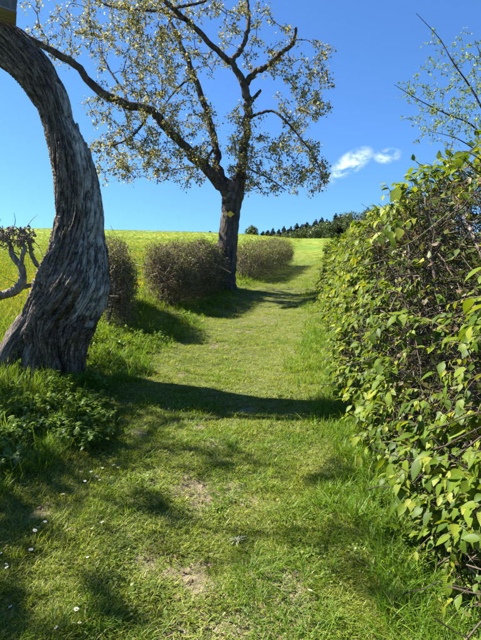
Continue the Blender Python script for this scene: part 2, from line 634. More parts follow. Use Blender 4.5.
def ray_ground(px, py, fn):
    d = pix_dir(px, py)
    d = d / d[1]
    ts = np.concatenate([np.linspace(0.6, 30, 3000), np.linspace(30, 300, 3000)])
    p = CAM[None] + d[None] * ts[:, None]
    g = fn(p[:, 0], p[:, 1])
    hit = np.where(p[:, 2] < g)[0]
    i = hit[0] if len(hit) else len(ts) - 1
    return np.array([p[i, 0], p[i, 1], float(fn(p[i, 0], p[i, 1]))])


# centre of the trodden lane, from the photograph to the sloping ground
PATH_PX = [(196, 636), (206, 560), (216, 490), (226, 425), (234, 385), (247, 345), (262, 318), (279, 293), (293, 272), (303, 256), (311, 244)]
_path = np.array([ray_ground(x, y, base_h)[:2] for x, y in PATH_PX])
_path = np.vstack([[_path[0, 0] - 0.35, -12], _path, _path[-1] + (_path[-1] - _path[-2]) * 2.5])
HEDGE_PX = [(452, 600), (414, 545), (376, 470), (350, 400), (337, 350), (330, 320), (326, 301)]
_hb = np.array([ray_ground(x, y, base_h)[:2] for x, y in HEDGE_PX])


def path_x(y):
    return np.interp(y, _path[:, 1], _path[:, 0])


def ground(x, y):
    x = np.asarray(x, float)
    y = np.asarray(y, float)
    z = base_h(x, y)
    d = x - path_x(y)
    near = np.clip(1 - (y - 30) / 20, 0, 1)
    # lane lies slightly below its verges, the left side banks up to the old hedge line
    z = z + near * (0.16 * np.clip((-d - 0.75) / 1.3, 0, 1) ** 1.3 - 0.05 * np.exp(-(d / 0.75) ** 2) + 0.06 * np.clip((d - 0.6) / 0.8, 0, 1))
    z = z + near * (0.05 * fbm2(x, y, 0.9, 3.1, 3) + 0.018 * fbm2(x, y, 5.0, 9.4, 2))
    return z


def gp(px, py):
    return ray_ground(px, py, ground)


def warp(n, lo, hi, k):
    a = np.linspace(math.asinh(lo / k), math.asinh(hi / k), n)
    return np.sinh(a) * k


gx = warp(330, -420, 420, 1.2)
gy = np.concatenate([np.linspace(-14, 0.5, 20, endpoint=False), 0.5 + (np.exp(np.linspace(0, math.log(1 + 650 / 3.0), 330)) - 1) * 3.0])
GX, GY = np.meshgrid(gx, gy)
GZ = ground(GX, GY)
nx, ny = len(gx), len(gy)
idx = np.arange(nx * ny).reshape(ny, nx)
Fg = np.stack([idx[:-1, :-1], idx[:-1, 1:], idx[1:, 1:], idx[1:, :-1]], -1).reshape(-1, 4)
DP = GX - path_x(GY)
wear = np.exp(-(DP / 0.62) ** 2) * np.clip(1.15 - GY / 60, 0.2, 1)


def turf_cover(x, y):
    """positive where short grass grows, negative on worn spots"""
    w_ = np.exp(-((x - path_x(y)) / 0.7) ** 2)
    return fbm2(x, y, 2.1, 5.0, 3) + 0.35 * fbm2(x, y, 7.5, 6.0, 2) + 0.61 - 0.22 * w_ - 0.14 * np.clip((5 - y) / 3, 0, 1)


spot = np.clip(0.5 - turf_cover(GX, GY) * 5, 0, 1) * (GY < 25)
t = NT('ground_soil_and_turf')
pos = t.node('ShaderNodeNewGeometry').outputs['Position']
wr = t.node('ShaderNodeAttribute', attribute_name='wear').outputs['Fac']
n1 = t.noise(pos, 2.3, 6, 0.65)
spt = t.node('ShaderNodeAttribute', attribute_name='spot').outputs['Fac']
n2 = t.noise(pos, 26, 5, 0.6)
n3 = t.noise(pos, 0.16, 5, 0.6)
soil = t.ramp(n2, [(0.25, (0.06, 0.05, 0.026)), (0.5, (0.15, 0.125, 0.07)), (0.78, (0.30, 0.25, 0.16))])
turf = t.ramp(n2, [(0.25, (0.05, 0.062, 0.014)), (0.55, (0.10, 0.115, 0.025)), (0.8, (0.18, 0.165, 0.055))])
mead = t.mix(t.step(n3, 0.4, 0.62), (0.115, 0.185, 0.022), (0.185, 0.215, 0.03))
yd = t.node('ShaderNodeSeparateXYZ')
t.l.new(pos, yd.inputs[0])
turf = t.mix(t.step(yd.outputs['Y'], 14, 40), turf, mead)
sm = t.math('MAXIMUM', t.math('MULTIPLY', t.step(t.math('ADD', t.math('MULTIPLY', n1, 0.9), t.math('MULTIPLY', wr, 0.16)), 0.60, 0.80), 0.7), t.step(t.math('ADD', spt, t.math('MULTIPLY', t.math('SUBTRACT', n2, 0.5), 0.8)), 0.25, 0.6))
gm = t.mix(t.math('MULTIPLY', sm, t.math('SUBTRACT', 1.0, t.step(yd.outputs['Y'], 18, 45))), turf, soil)
t.principled(gm, 0.95, t.bump(t.math('ADD', n2, t.math('MULTIPLY', t.noise(pos, 90, 4), 0.5)), 0.8, 0.03), 0.15)
M['ground'] = t.m
g_ob = add('ground', make_mesh('ground', np.stack([GX.ravel(), GY.ravel(), GZ.ravel()], 1), Fg, M['ground'], True, {'wear': ('FLOAT', wear.ravel()), 'spot': ('FLOAT', spot.ravel())}))
tag(g_ob, 'sloping grassy hillside with a trodden lane climbing it', 'ground', kind='structure')

# ------------------------------------------------------------------ scattering by geometry nodes (grass, ground cover)


def scatter(name, template, P, rot, scl, label, cat):
    me = bpy.data.meshes.new(name)
    me.vertices.add(len(P))
    me.vertices.foreach_set('co', np.ascontiguousarray(P, dtype=np.float32).ravel())
    for an, arr in (('rot', rot), ('scl', scl)):
        a = me.attributes.new(an, 'FLOAT_VECTOR', 'POINT')
        a.data.foreach_set('vector', np.ascontiguousarray(arr, dtype=np.float32).ravel())
    me.update()
    o = bpy.data.objects.new(name, me)
    col.objects.link(o)
    ng = bpy.data.node_groups.new(name + '_scatter', 'GeometryNodeTree')
    ng.interface.new_socket('Geometry', in_out='INPUT', socket_type='NodeSocketGeometry')
    ng.interface.new_socket('Geometry', in_out='OUTPUT', socket_type='NodeSocketGeometry')
    gi, go = ng.nodes.new('NodeGroupInput'), ng.nodes.new('NodeGroupOutput')
    iop = ng.nodes.new('GeometryNodeInstanceOnPoints')
    oi = ng.nodes.new('GeometryNodeObjectInfo')
    oi.inputs['Object'].default_value = template
    oi.inputs['As Instance'].default_value = True
    ng.links.new(gi.outputs[0], iop.inputs['Points'])
    ng.links.new(oi.outputs['Geometry'], iop.inputs['Instance'])
    for an, so_ in (('rot', 'Rotation'), ('scl', 'Scale')):
        na = ng.nodes.new('GeometryNodeInputNamedAttribute')
        na.data_type = 'FLOAT_VECTOR'
        na.inputs['Name'].default_value = an
        ng.links.new(na.outputs['Attribute'], iop.inputs[so_])
    ng.links.new(iop.outputs[0], go.inputs[0])
    md = o.modifiers.new('scatter', 'NODES')
    md.node_group = ng
    tag(o, label, cat, kind='stuff')
    return o


def blades(n, radius, hmin, hmax, width, lean, mat, name, segs=3, flat=0.0):
    """a tuft of grass blades around the origin"""
    a = rng.uniform(0, 2 * math.pi, n)
    r = radius * np.sqrt(rng.uniform(0, 1, n))
    base = np.stack([r * np.cos(a), r * np.sin(a), np.full(n, -0.012)], 1)
    b = a + rng.normal(0, 1.1, n)
    h = rng.uniform(hmin, hmax, n)
    ln = rng.uniform(0.1, 1, n) * lean + flat
    out = np.stack([np.cos(b), np.sin(b), np.zeros(n)], 1)
    side = np.stack([-np.sin(b), np.cos(b), np.zeros(n)], 1)
    V, F = [], []
    w = width * rng.uniform(0.6, 1.3, n)
    ts = np.linspace(0, 1, segs + 1)
    nv = 2 * segs + 1
    for k, tt in enumerate(ts):
        c = base + out * (h * ln * tt ** 1.7)[:, None]
        c[:, 2] += h * (tt - 0.55 * np.minimum(ln, 1.4) * tt ** 2.2 * 0.7)
        if k < segs:
            ww = (w * (1 - 0.75 * tt ** 1.5) / 2)[:, None]
            V += [c - side * ww, c + side * ww]
        else:
            V += [c]
    V = np.stack(V, 1)
    F = []
    for k in range(segs - 1):
        F += [(2 * k, 2 * k + 1, 2 * k + 3), (2 * k, 2 * k + 3, 2 * k + 2)]
    F += [(2 * segs - 2, 2 * segs - 1, 2 * segs)]
    F = np.array(F)[None] + (np.arange(n) * nv)[:, None, None]
    return bpy.data.objects.new(name, make_mesh(name, V.reshape(-1, 3), F.reshape(-1, 3), mat))


def rosette(n, r, mat, name, tv, tf, up=(0.2, 0.9), h=(0.0, 0.03), size=(0.7, 1.2)):
    a = rng.uniform(0, 2 * math.pi, n)
    el = rng.uniform(*up, n)
    d = np.stack([np.cos(a) * np.cos(el), np.sin(a) * np.cos(el), np.sin(el)], 1)
    pos = np.stack([np.cos(a) * r * 0.25 * rng.uniform(0, 1, n), np.sin(a) * r * 0.25 * rng.uniform(0, 1, n), rng.uniform(*h, n)], 1)
    V, F = place(tv, tf, basis(d, np.array([[0, 0, 1.0]]) + rng.normal(0, .25, (n, 3))), pos, r * rng.uniform(*size, n))
    return bpy.data.objects.new(name, make_mesh(name, V, F, mat))


def wedge(n, y0, y1, margin=1.3, k=0.56):
    """random spots on the ground in the field of view, denser towards the near end"""
    u = rng.uniform(0, 1, n)
    y = y0 * (y1 / y0) ** u                     # even in log distance
    x = rng.uniform(-1, 1, n) * (k * y + margin)
    return x, y


def hedge_front(y):
    return np.interp(y, _hb[:, 1], _hb[:, 0])


def spread(name, templ, x, y, keep, smin, smax, label, cat, tall=None, sink=0.0, tilt=0.12):
    x, y = x[keep], y[keep]
    z = ground(x, y) - sink
    n = len(x)
    rot = np.stack([rng.normal(0, tilt, n), rng.normal(0, tilt, n), rng.uniform(0, 6.283, n)], 1)
    s = rng.uniform(smin, smax, n)
    scl = np.stack([s, s, s * (tall[keep] if tall is not None else 1)], 1)
    return scatter(name, templ, np.stack([x, y, z], 1), rot, scl, label, cat)


LEAF_A = leaf_template(5, 0.62, 0.22, 0.30)
LEAF_B = leaf_template(5, 0.56, 0.35, 0.10, 0.9)
LEAF_S = leaf_template(3, 0.6, 0.3, 0.25)
LEAF_T = leaf_template(2, 0.6, 0.3, 0.25)
LEAF_N = leaf_template(4, 0.26, 0.2, 0.35, 0.7)


def dpath(x, y):
    return x - path_x(y)


# short trodden grass of the lane and everything near it
x, y = wedge(44000, 0.95, 19)
d = dpath(x, y)
patch = fbm2(x, y, 2.1, 5.0, 3)
worn = np.exp(-(d / 0.7) ** 2)
keep = (x < hedge_front(y) + 0.25) & (turf_cover(x, y) + 0.15 * rng.normal(size=len(x)) > 0)
t_short = blades(26, 0.055, 0.018, 0.05, 0.0036, 1.3, M['grass_short'], 'short_tuft', 3, 0.25)
spread('short_grass', t_short, x, y, keep, 0.7, 1.5, 'short trodden yellow-green grass covering the lane', 'grass',
       tall=(0.75 + 0.7 * np.clip(np.abs(d) - 0.5, 0, 1)) * (1 + 0.7 * patch))
# ragged longer tufts mixed in the lane
x, y = wedge(11000, 1.0, 15)
d = dpath(x, y)
keep = (x < hedge_front(y) + 0.2) & (fbm2(x, y, 1.3, 8.0, 3) > 0.02)
t_mid = blades(22, 0.05, 0.04, 0.10, 0.0042, 1.2, M['grass_tall'], 'ragged_tuft', 3, 0.15)
spread('ragged_grass', t_mid, x, y, keep, 0.6, 1.2, 'ragged darker grass tufts scattered over the lane', 'grass')
# tall fresh grass on the verges
x, y = wedge(26000, 1.0, 20)
d = dpath(x, y)
edge = fbm2(x, y, 1.1, 2.0, 3) * 0.5
wd = 0.55 * np.clip((6 - y) / 4, 0, 1)
keep = (((d > 0.62 + edge + wd * .45) & (x < hedge_front(y) + 0.3)) | ((d < -0.95 + edge - wd * 0.5))) & (rng.uniform(size=len(x)) < 0.85)
t_tall = blades(18, 0.05, 0.08, 0.19, 0.0055, 0.9, M['grass_tall'], 'tall_tuft', 4, 0.05)
spread('verge_grass', t_tall, x, y, keep, 0.55, 1.15, 'taller fresh green grass along the verges', 'grass',
       tall=0.65 + 0.8 * np.clip((np.abs(d) - 0.6) / 1.2, 0, 1) * (0.7 + patch.mean()))
# meadow
x, y = wedge(40000, 6, 78, 4.0, 0.62)
d = dpath(x, y)
keep = ((d < -2.2) | (y > 14)) & ((np.abs(d) > 0.8) | (rng.uniform(size=len(x)) < .6))
t_mead = blades(26, 0.14, 0.10, 0.26, 0.010, 0.8, M['grass_meadow'], 'meadow_tuft', 3, 0.05)
spread('meadow_grass', t_mead, x, y, keep, 0.6, 1.3, 'sunny green meadow grass on the slope behind the hedges', 'grass',
       tall=np.clip(1.0 - y / 160, 0.5, 1) * np.where(np.abs(d) < 1.3, 0.3, 1))
# dandelions in the meadow
hd = rosette(22, 0.019, M['dandelion'], 'dandelion_head', *LEAF_S, up=(0.1, 1.4), h=(0.22, 0.235), size=(0.8, 1.2))
x, y = wedge(11000, 7, 76, 4.0, 0.62)
d = dpath(x, y)
keep = (d < -2.4) & (fbm2(x, y, 0.12, 4.0, 3) > -0.12)
spread('dandelion_bloom', hd, x, y, keep, 0.9, 1.7, 'yellow dandelion blooms dotted across the meadow', 'flower')
# clover and plantain among the short grass
x, y = wedge(2600, 1.0, 8)
d = dpath(x, y)
keep = (x < hedge_front(y) + 0.1) & (fbm2(x, y, 1.7, 12.0, 3) > 0.08) & (turf_cover(x, y) > 0.15)
a_ = rng.uniform(0, 6.283, 22)
V, F = place(*leaf_template(4, 0.8, 0.15, 0.25, 1.0), basis(np.stack([np.cos(a_), np.sin(a_), rng.uniform(-.2, .6, 22)], 1), np.array([[0, 0, 1.0]])),
             np.column_stack([rng.normal(0, .035, (22, 2)), rng.uniform(.008, .03, 22)]), rng.uniform(.008, .017, 22))
t_clo = bpy.data.objects.new('clover_patch', make_mesh('clover_patch', V, F, M['leaf_clover']))
spread('clover', t_clo, x, y, keep, 0.7, 1.5, 'low clover and plantain leaves among the short grass', 'ground cover')
# leafy weeds under the old hedge line on the left
def weed(n_st, hgt, name):
    parts = []
    for _ in range(n_st):
        a = random.uniform(0, 6.28)
        top = np.array([math.cos(a) * hgt * random.uniform(.1, .5), math.sin(a) * hgt * random.uniform(.1, .5), hgt * random.uniform(.6, 1)])
        n = 15
        tt = rng.uniform(0.25, 1, n)
        pos = tt[:, None] * top[None]
        b = rng.uniform(0, 6.28, n)
        dd = np.stack([np.cos(b), np.sin(b), rng.uniform(-.25, .5, n)], 1)
        parts.append(place(*LEAF_A, basis(dd, np.array([[0, 0, 1.0]])), pos, rng.uniform(0.02, 0.048, n)))
    V, F = join(parts)
    return bpy.data.objects.new(name, make_mesh(name, V, F, M['leaf_weed']))


t_weed = weed(4, 0.2, 'weed_clump')
x, y = wedge(16000, 1.6, 17)
d = dpath(x, y)
edge = fbm2(x, y, 0.8, 21.0, 3)
keep = (d < -1.25 + edge * 0.9) & (d > -3.6) & (rng.uniform(size=len(x)) < 0.26 + edge * .8)
spread('leafy_weeds', t_weed, x, y, keep, 0.5, 1.25, 'leafy green weeds crowding the bank below the left hedges', 'weeds')
x, y = wedge(2200, 1.2, 14)
keep = (x > hedge_front(y) - 0.10 + fbm2(x, y, 1.4, 31.0) * .3) & (x < hedge_front(y) + 0.4)
spread('hedge_foot_weeds', t_weed, x, y, keep, 0.35, 0.8, 'leafy green weeds at the foot of the tall right hedge', 'weeds')
# straw and dead leaf litter
lit = rosette(7, 0.014, M['leaf_dry'], 'litter_bits', *LEAF_N, up=(-0.1, 0.3), h=(0.005, 0.02), size=(0.6, 1.6))
for v in lit.data.vertices:
    v.co.x *= 2.2
    v.co.y *= 2.2
x, y = wedge(6000, 1.0, 9)
keep = (x < hedge_front(y) + 0.7) & ((turf_cover(x, y) < 0.12) | (rng.uniform(size=len(x)) < .06) | (x > hedge_front(y) - 0.15))
spread('dry_litter', lit, x, y, keep, 0.3, 0.8, 'dry straw and leaf litter lying on bare spots', 'litter')


# ------------------------------------------------------------------ woody plants
def limb(pts, radii, sides=10, n=30, rough=0.06, seed=0.0, kink=0.0, wob=0.6):
    P = catmull(pts, n)
    rr = np.interp(np.linspace(0, 1, n), np.linspace(0, 1, len(radii)), radii)
    P = P + (fbm(np.stack([np.arange(n) * 0.35, np.full(n, seed), np.full(n, 1.7)], 1), 2)[:, None] * np.array([[1, 0.6, 0.8]]) * rr[:, None] * wob) + np.stack([noise3(np.stack([np.arange(n) * 0.9, np.full(n, seed + k_), np.full(n, 4.2)], 1)) for k_ in (0, 7, 13)], 1) * rr[:, None] * kink
    V, F = tubes(P[None], rr[None], sides)
    ex = np.abs(norm(P[-1] - P[0]))
    k = fbm(V * (1 - 0.88 * ex)[None] * (0.8 / max(rr[0], 0.01)) + seed, 3)
    c = np.repeat(P, sides, 0)
    V = c + (V - c) * (1 + rough * 3 * k)[:, None]
    # close the tip
    V = np.vstack([V, P[-1:] + (P[-1:] - P[-2:-1]) * 0.3])
    tip = len(V) - 1
    s = np.arange(sides)
    b = (n - 1) * sides
    F = np.vstack([F, np.stack([b + s, b + (s + 1) % sides, np.full(sides, tip), np.full(sides, tip)], 1)])
    return V, F, P


def limb_mesh(name, V, F, mat):
    faces = [tuple(f) if f[2] != f[3] else tuple(f[:3]) for f in F.tolist()]
    me = bpy.data.meshes.new(name)
    me.from_pydata(V.tolist(), [], faces)
    me.polygons.foreach_set('use_smooth', np.ones(len(faces), dtype=bool))
    me.materials.append(mat)
    return me


def grow(nodes, targets, K=6, droop=0.1, wob=0.1):
    """connect each target to the nearest wood so far; returns twigs (N,K,3) and lengths"""
    nodes = np.asarray(nodes, float)
    targets = np.asarray(targets, float)
    d0 = np.min(np.linalg.norm(targets[:, None] - nodes[None], axis=2), axis=1)
    order = np.argsort(d0)
    cap = len(nodes) + len(targets) * (K - 2)
    buf = np.empty((cap, 3))
    buf[:len(nodes)] = nodes
    cnt = len(nodes)
    tws = []
    tt = np.linspace(0, 1, K)[:, None]
    for i in order:
        tg = targets[i]
        dd = np.linalg.norm(buf[:cnt] - tg, axis=1)
        j = int(np.argmin(dd))
        a = buf[j]
        L = dd[j]
        tw = a + (tg - a) * tt
        amp = L * wob
        w = rng.normal(size=3) * amp
        w[2] += droop * L
        tw = tw + np.sin(tt * math.pi) * w + rng.normal(0, 0.025, (K, 3)) * L * (tt > 0) * (tt < 1)
        tws.append(tw)
        buf[cnt:cnt + K - 2] = tw[1:-1]
        cnt += K - 2
    P = np.array(tws)
    return P, np.linalg.norm(P[:, -1] - P[:, 0], axis=1)


def leaves_on(P, per, spread_, t0=0.3, zb=-0.2):
    """positions and directions of leaves along twigs"""
    N, K, _ = P.shape
    n = N * per
    ti = rng.uniform(t0, 1, n) ** 0.7 * (K - 1.001)
    i = np.repeat(np.arange(N), per)
    a = ti.astype(int)
    f = (ti - a)[:, None]
    pos = P[i, a] * (1 - f) + P[i, a + 1] * f
    tan = norm(P[i, np.minimum(a + 1, K - 1)] - P[i, a])
    d = norm(tan * 0.5 + rand_dirs(n, zb))
    pos = pos + rng.normal(0, spread_, (n, 3))
    return pos, d


def ell_pts(n, cx, cy, rx, ry, Y, dY):
    """points in an ellipsoid centred where pixel (cx,cy) meets distance Y"""
    v = rand_dirs(n) * (rng.uniform(0, 1, n) ** 0.45)[:, None]
    c = at(cx, cy, Y)
    s = Y / F_PX
    return c[None] + np.stack([v[:, 0] * rx * s, v[:, 1] * dY, v[:, 2] * ry * s], 1)


# ---- the second tree, with the trail mark
TB = gp(222, 287)
TY = TB[1]
S = TY / F_PX
tree2 = empty('pear_tree', TB)
tag(tree2, 'tall sparse tree with yellow diamond mark growing from the left hedge line', 'tree')


def L2(pl, dy0=0.0, dy1=0.0):
    n = len(pl)
    return [at(px, py, TY + dy0 + (dy1 - dy0) * i / max(n - 1, 1)) for i, (px, py) in enumerate(pl)]


tr = [at(221, 296, TY), at(222, 283, TY), at(225, 262, TY), at(228, 238, TY), at(231, 212, TY), at(233, 196, TY), at(237, 182, TY)]
V, F, P0 = limb(tr, [17 * S, 13.5 * S, 11 * S, 9.6 * S, 9.4 * S, 10.5 * S, 8.0 * S], 30, 60, 0.045, 2.0, 0.0, 0.12)
add('trunk', limb_mesh('trunk', V, F, M['dark_bark']), tree2)
limbs = [
    (L2([(236, 190), (241, 176), (244, 150), (247, 125), (247, 96), (241, 78), (228, 59)], 0, -.3), [8, 6.6, 5.6, 5.0, 4.6, 4.0, 3.2]),
    (L2([(229, 62), (207, 40), (185, 19), (163, 0), (140, -24)], -.3, -1.0), [3.3, 3, 2.7, 2.4, 1.5]),
    (L2([(230, 62), (236, 56), (244, 44), (249, 19), (247, -2), (252, -40)], -.3, .6), [3.0, 2.9, 2.6, 2.4, 2.0, 1.0]),
    (L2([(246, 84), (255, 72), (266, 67), (281, 53), (293, 43), (296, 27)], -.15, -1.1), [3.8, 3.2, 2.9, 2.5, 2.2, 1.5]),
    (L2([(231, 194), (223, 178), (217, 165), (216, 147), (207, 115), (194, 75), (182, 47), (169, 16), (160, -25)], .1, 1.6), [6, 5.2, 4.8, 4.4, 4, 3.4, 2.8, 2.2, 1.2]),
    (L2([(231, 198), (222, 187), (207, 168), (192, 153), (178, 140), (160, 122), (151, 110), (129, 106), (104, 94), (79, 69), (60, 56), (40, 44), (18, 30), (-4, 8)], 0, -1.1), [7.6, 6.4, 5.6, 5.3, 5, 4.8, 4.6, 4.5, 4.3, 4.1, 3.8, 3.3, 2.8, 1.8]),
    (L2([(247, 106), (254, 98), (261, 90)], -.1, -.4), [2.6, 2.0, 1.5]),
    (L2([(247, 120), (258, 114), (275, 112), (297, 134), (316, 160), (325, 186)], -.1, -1.3), [2.0, 1.6, 1.3, 1.0, .8, .5]),
    (L2([(185, 20), (166, 12), (140, 10), (110, 6), (88, -4)], -.8, .5), [2.2, 1.8, 1.6, 1.4, 1.0]),
    (L2([(172, 8), (185, 6), (205, 1), (222, -10)], -.9, -1.6), [1.8, 1.5, 1.3, 1.0]),
    (L2([(194, 76), (180, 86), (168, 100), (160, 112)], .9, 2.0), [1.6, 1.3, 1.0, .7]),
    (L2([(213, 150), (200, 165), (183, 168), (165, 172)], .4, 1.6), [1.6, 1.3, 1.0, .7]),
    (L2([(241, 160), (252, 170), (268, 178), (286, 190)], .1, 1.5), [1.6, 1.3, 1.0, .6]),
    (L2([(129, 106), (124, 92), (112, 74), (100, 52)], -.6, .6), [1.8, 1.5, 1.2, .8]),
    (L2([(150, 110), (140, 128), (126, 140), (110, 146)], -.4, -1.6), [1.6, 1.3, 1.0, .7]),
]
nodes2 = [P0[40:]]
for k, (pl, rr) in enumerate(limbs):
    V, F, P = limb(pl, [r * S * 0.85 for r in rr], 10 if rr[0] > 2.5 else 7, 46 if len(pl) > 5 else 22, 0.08, 5.0 + k * 3.1, 0.9)
    add('limb', limb_mesh('limb', V, F, M['dark_bark']), tree2)
    nodes2.append(P)
nodes2 = np.vstack(nodes2)
cl = [(70, 22, 48, 40, 60, 1.5), (128, 40, 55, 50, 120, 2.2), (165, 75, 45, 50, 110, 2.4), (150, 125, 42, 40, 75, 2.2), (140, 158, 50, 24, 85, 2.0), (115, 165, 22, 22, 24, 1.2),
      (195, 135, 30, 40, 55, 2.0), (245, 150, 22, 42, 75, 1.6), (285, 165, 40, 34, 80, 1.6), (300, 125, 26, 36, 40, 1.3), (310, 85, 27, 34, 55, 1.3), (315, 180, 16, 24, 22, 0.9),
      (275, 60, 30, 30, 30, 1.5), (235, 30, 50, 36, 45, 2.4), (180, 20, 60, 40, 70, 2.6), (130, -35, 90, 45, 70, 2.6), (230, -50, 70, 45, 50, 2.5), (190, 172, 30, 20, 26, 1.6), (105, 112, 26, 22, 20, 1.4)]
tg = np.vstack([ell_pts(n, cx, cy, rx, ry, TY - 0.2, dY) for cx, cy, rx, ry, n, dY in cl])
tg = tg[tg[:, 2] > TB[2] + 2.2]
TW, LW = grow(nodes2, tg, 6, 0.10, 0.13)
rw = np.clip(0.006 + 0.012 * LW, 0.006, 0.024)[:, None] * np.linspace(1, 0.3, 6)[None]
V, F = tubes(TW, rw, 4)
o = add('twigs', make_mesh('twigs', V, F, M['twig_dark']), tree2)
tag(o, kind='stuff')
pos, d = leaves_on(TW, 27, 0.055, 0.4, -0.25)
V, F = place(*LEAF_S, basis(d, np.array([[0, 0, 1.0]]) + rng.normal(0, .6, (len(d), 3))), pos, rng.uniform(0.038, 0.085, len(d)))
o = add('crown', make_mesh('crown', V, F, M['leaf_olive'], False), tree2)
tag(o, 'thin crown of small bronze-green young leaves', kind='stuff')

# trail mark on its trunk
mc = at(230.5, 216, TY)
mc[1] -= 9.6 * S + 0.012
mk = []
for yy_ in (-0.012, 0.012):
    mk += [(0.105, yy_, 0), (0, yy_, 0.085), (-0.105, yy_, 0), (0, yy_, -0.085)]
me = bpy.data.meshes.new('trail_mark')
me.from_pydata(mk, [], [(3, 2, 1, 0), (4, 5, 6, 7), (0, 1, 5, 4), (1, 2, 6, 5), (2, 3, 7, 6), (3, 0, 4, 7)])
me.materials.append(M['yellow_paint'])
o = add('trail_marker', me, None, mc)
o.rotation_euler = (R(4), 0, R(-6))
tag(o, 'small yellow diamond trail marker fixed to the dark tree trunk', 'sign')

# ---- the old leaning tree
NB = gp(64, 374)
NY = NB[1]
SN = NY / F_PX
tree1 = empty('old_leaning_tree', NB)
tag(tree1, 'old leaning tree with twisted hollow grey trunk and nest box', 'tree')
prof = [(396, 60, 50), (384, 60.5, 44), (368, 61, 41), (352, 58, 52), (336, 56, 64), (318, 58.5, 70), (300, 67, 71), (283, 73, 71), (262, 76.5, 60), (240, 78, 50), (216, 79.5, 45),
        (185, 76.5, 43), (162, 71.5, 39), (150, 68.5, 36), (125, 59.5, 28), (104, 53.5, 29), (88, 44.5, 32), (70, 33, 36), (50, 12, 38), (34, -8, 38), (20, -32, 33), (9, -54, 22), (2, -72, 12)]
cen = np.array([at(cx, py, NY) for py, cx, w in prof])
wid = np.array([w for _, _, w in prof]) * SN / 2
NR, NSG = 500, 264
C = catmull(cen, NR)
Wd = np.interp(np.linspace(0, 1, NR), np.linspace(0, 1, len(wid)), wid)
# the image width at the lean is measured across, keep it; depth a little less
T = np.gradient(C, axis=0)
T = norm(T)
B = np.array([0, 1.0, 0])
A = norm(np.cross(B[None], T))                      # roughly +x
A = np.where(A[:, :1] < 0, -A, A)
s_len = np.concatenate([[0], np.cumsum(np.linalg.norm(np.diff(C, axis=0), axis=1))])
th = np.arange(NSG) * 2 * math.pi / NSG
TH, SS = np.meshgrid(th, s_len)
tw = TH - 0.55 * SS                                # spiral grain
cx_, sx_ = np.cos(tw), np.sin(tw)
f1 = fbm(np.stack([cx_.ravel() * 1.5, sx_.ravel() * 1.5, SS.ravel() * 0.55], 1), 2).reshape(TH.shape)
f2 = noise3(np.stack([cx_.ravel() * 2.7, sx_.ravel() * 2.7, SS.ravel() * 0.8 + 4], 1)).reshape(TH.shape)
f3 = noise3(np.stack([cx_.ravel() * 9.0, sx_.ravel() * 9.0, SS.ravel() * 1.6 + 9], 1)).reshape(TH.shape)
f4 = fbm(np.stack([cx_.ravel() * 20, sx_.ravel() * 20, SS.ravel() * 5.0], 1), 3).reshape(TH.shape)
rid2 = 1 - np.abs(f2) * 2.6
rid3 = 1 - np.abs(f3) * 2.4
low = np.clip(1.5 - SS / 1.2, 0, 1)                # deeper folds near the foot
f5 = fbm(np.stack([cx_.ravel() * 5, sx_.ravel() * 5, SS.ravel() * 6.0], 1), 3).reshape(TH.shape)
ck1 = noise3(np.stack([cx_.ravel() * 6.5, sx_.ravel() * 6.5, SS.ravel() * 0.9 + 30], 1)).reshape(TH.shape)
ck2 = noise3(np.stack([cx_.ravel() * 11.0 + 7, sx_.ravel() * 11.0, SS.ravel() * 1.4 + 50], 1)).reshape(TH.shape)
ck3 = noise3(np.stack([cx_.ravel() * 5.0 + 3, sx_.ravel() * 5.0, SS.ravel() * 11.0 + 70], 1)).reshape(TH.shape)
cracks = np.exp(-(ck1 / 0.05) ** 2) * 0.9 + np.exp(-(ck2 / 0.06) ** 2) * 0.6 + np.exp(-(ck3 / 0.03) ** 2) * 0.15
dr = -0.10 * cracks + 0.22 * f1 + (0.20 + 0.10 * low) * (rid2 - 0.6) + 0.085 * (rid3 - 0.6) + 0.05 * f4 + 0.04 * f5
# a deep fold running down the front into the foot, as between two buttresses
fold = np.exp(-(((TH - (1.5 * math.pi + 0.55 - 0.55 * np.clip(SS - 0.2, 0, 2))) + math.pi) % (2 * math.pi) - math.pi) ** 2 / 0.02) * np.clip(1.25 - SS / 1.1, 0, 1)
fold2 = np.exp(-(((TH - (1.5 * math.pi - 0.55 + 0.30 * np.clip(SS, 0, 2))) + math.pi) % (2 * math.pi) - math.pi) ** 2 / 0.05) * np.clip(1.0 - SS / 1.0, 0, 1)
crack = np.exp(-(((TH - (1.5 * math.pi + 0.75 - 0.16 * (SS - 1.3))) + math.pi) % (2 * math.pi) - math.pi) ** 2 / 0.006) * np.clip((SS - 1.0) / 0.4, 0, 1) * np.clip((3.4 - SS) / 0.5, 0, 1)
dr = dr - 0.42 * fold - 0.34 * fold2 - 0.20 * crack
rad = Wd[:, None] * (1 + dr)
V = C[:, None] + A[:, None] * (rad * np.cos(TH))[..., None] + B[None, None] * (rad * 0.92 * np.sin(TH))[..., None]
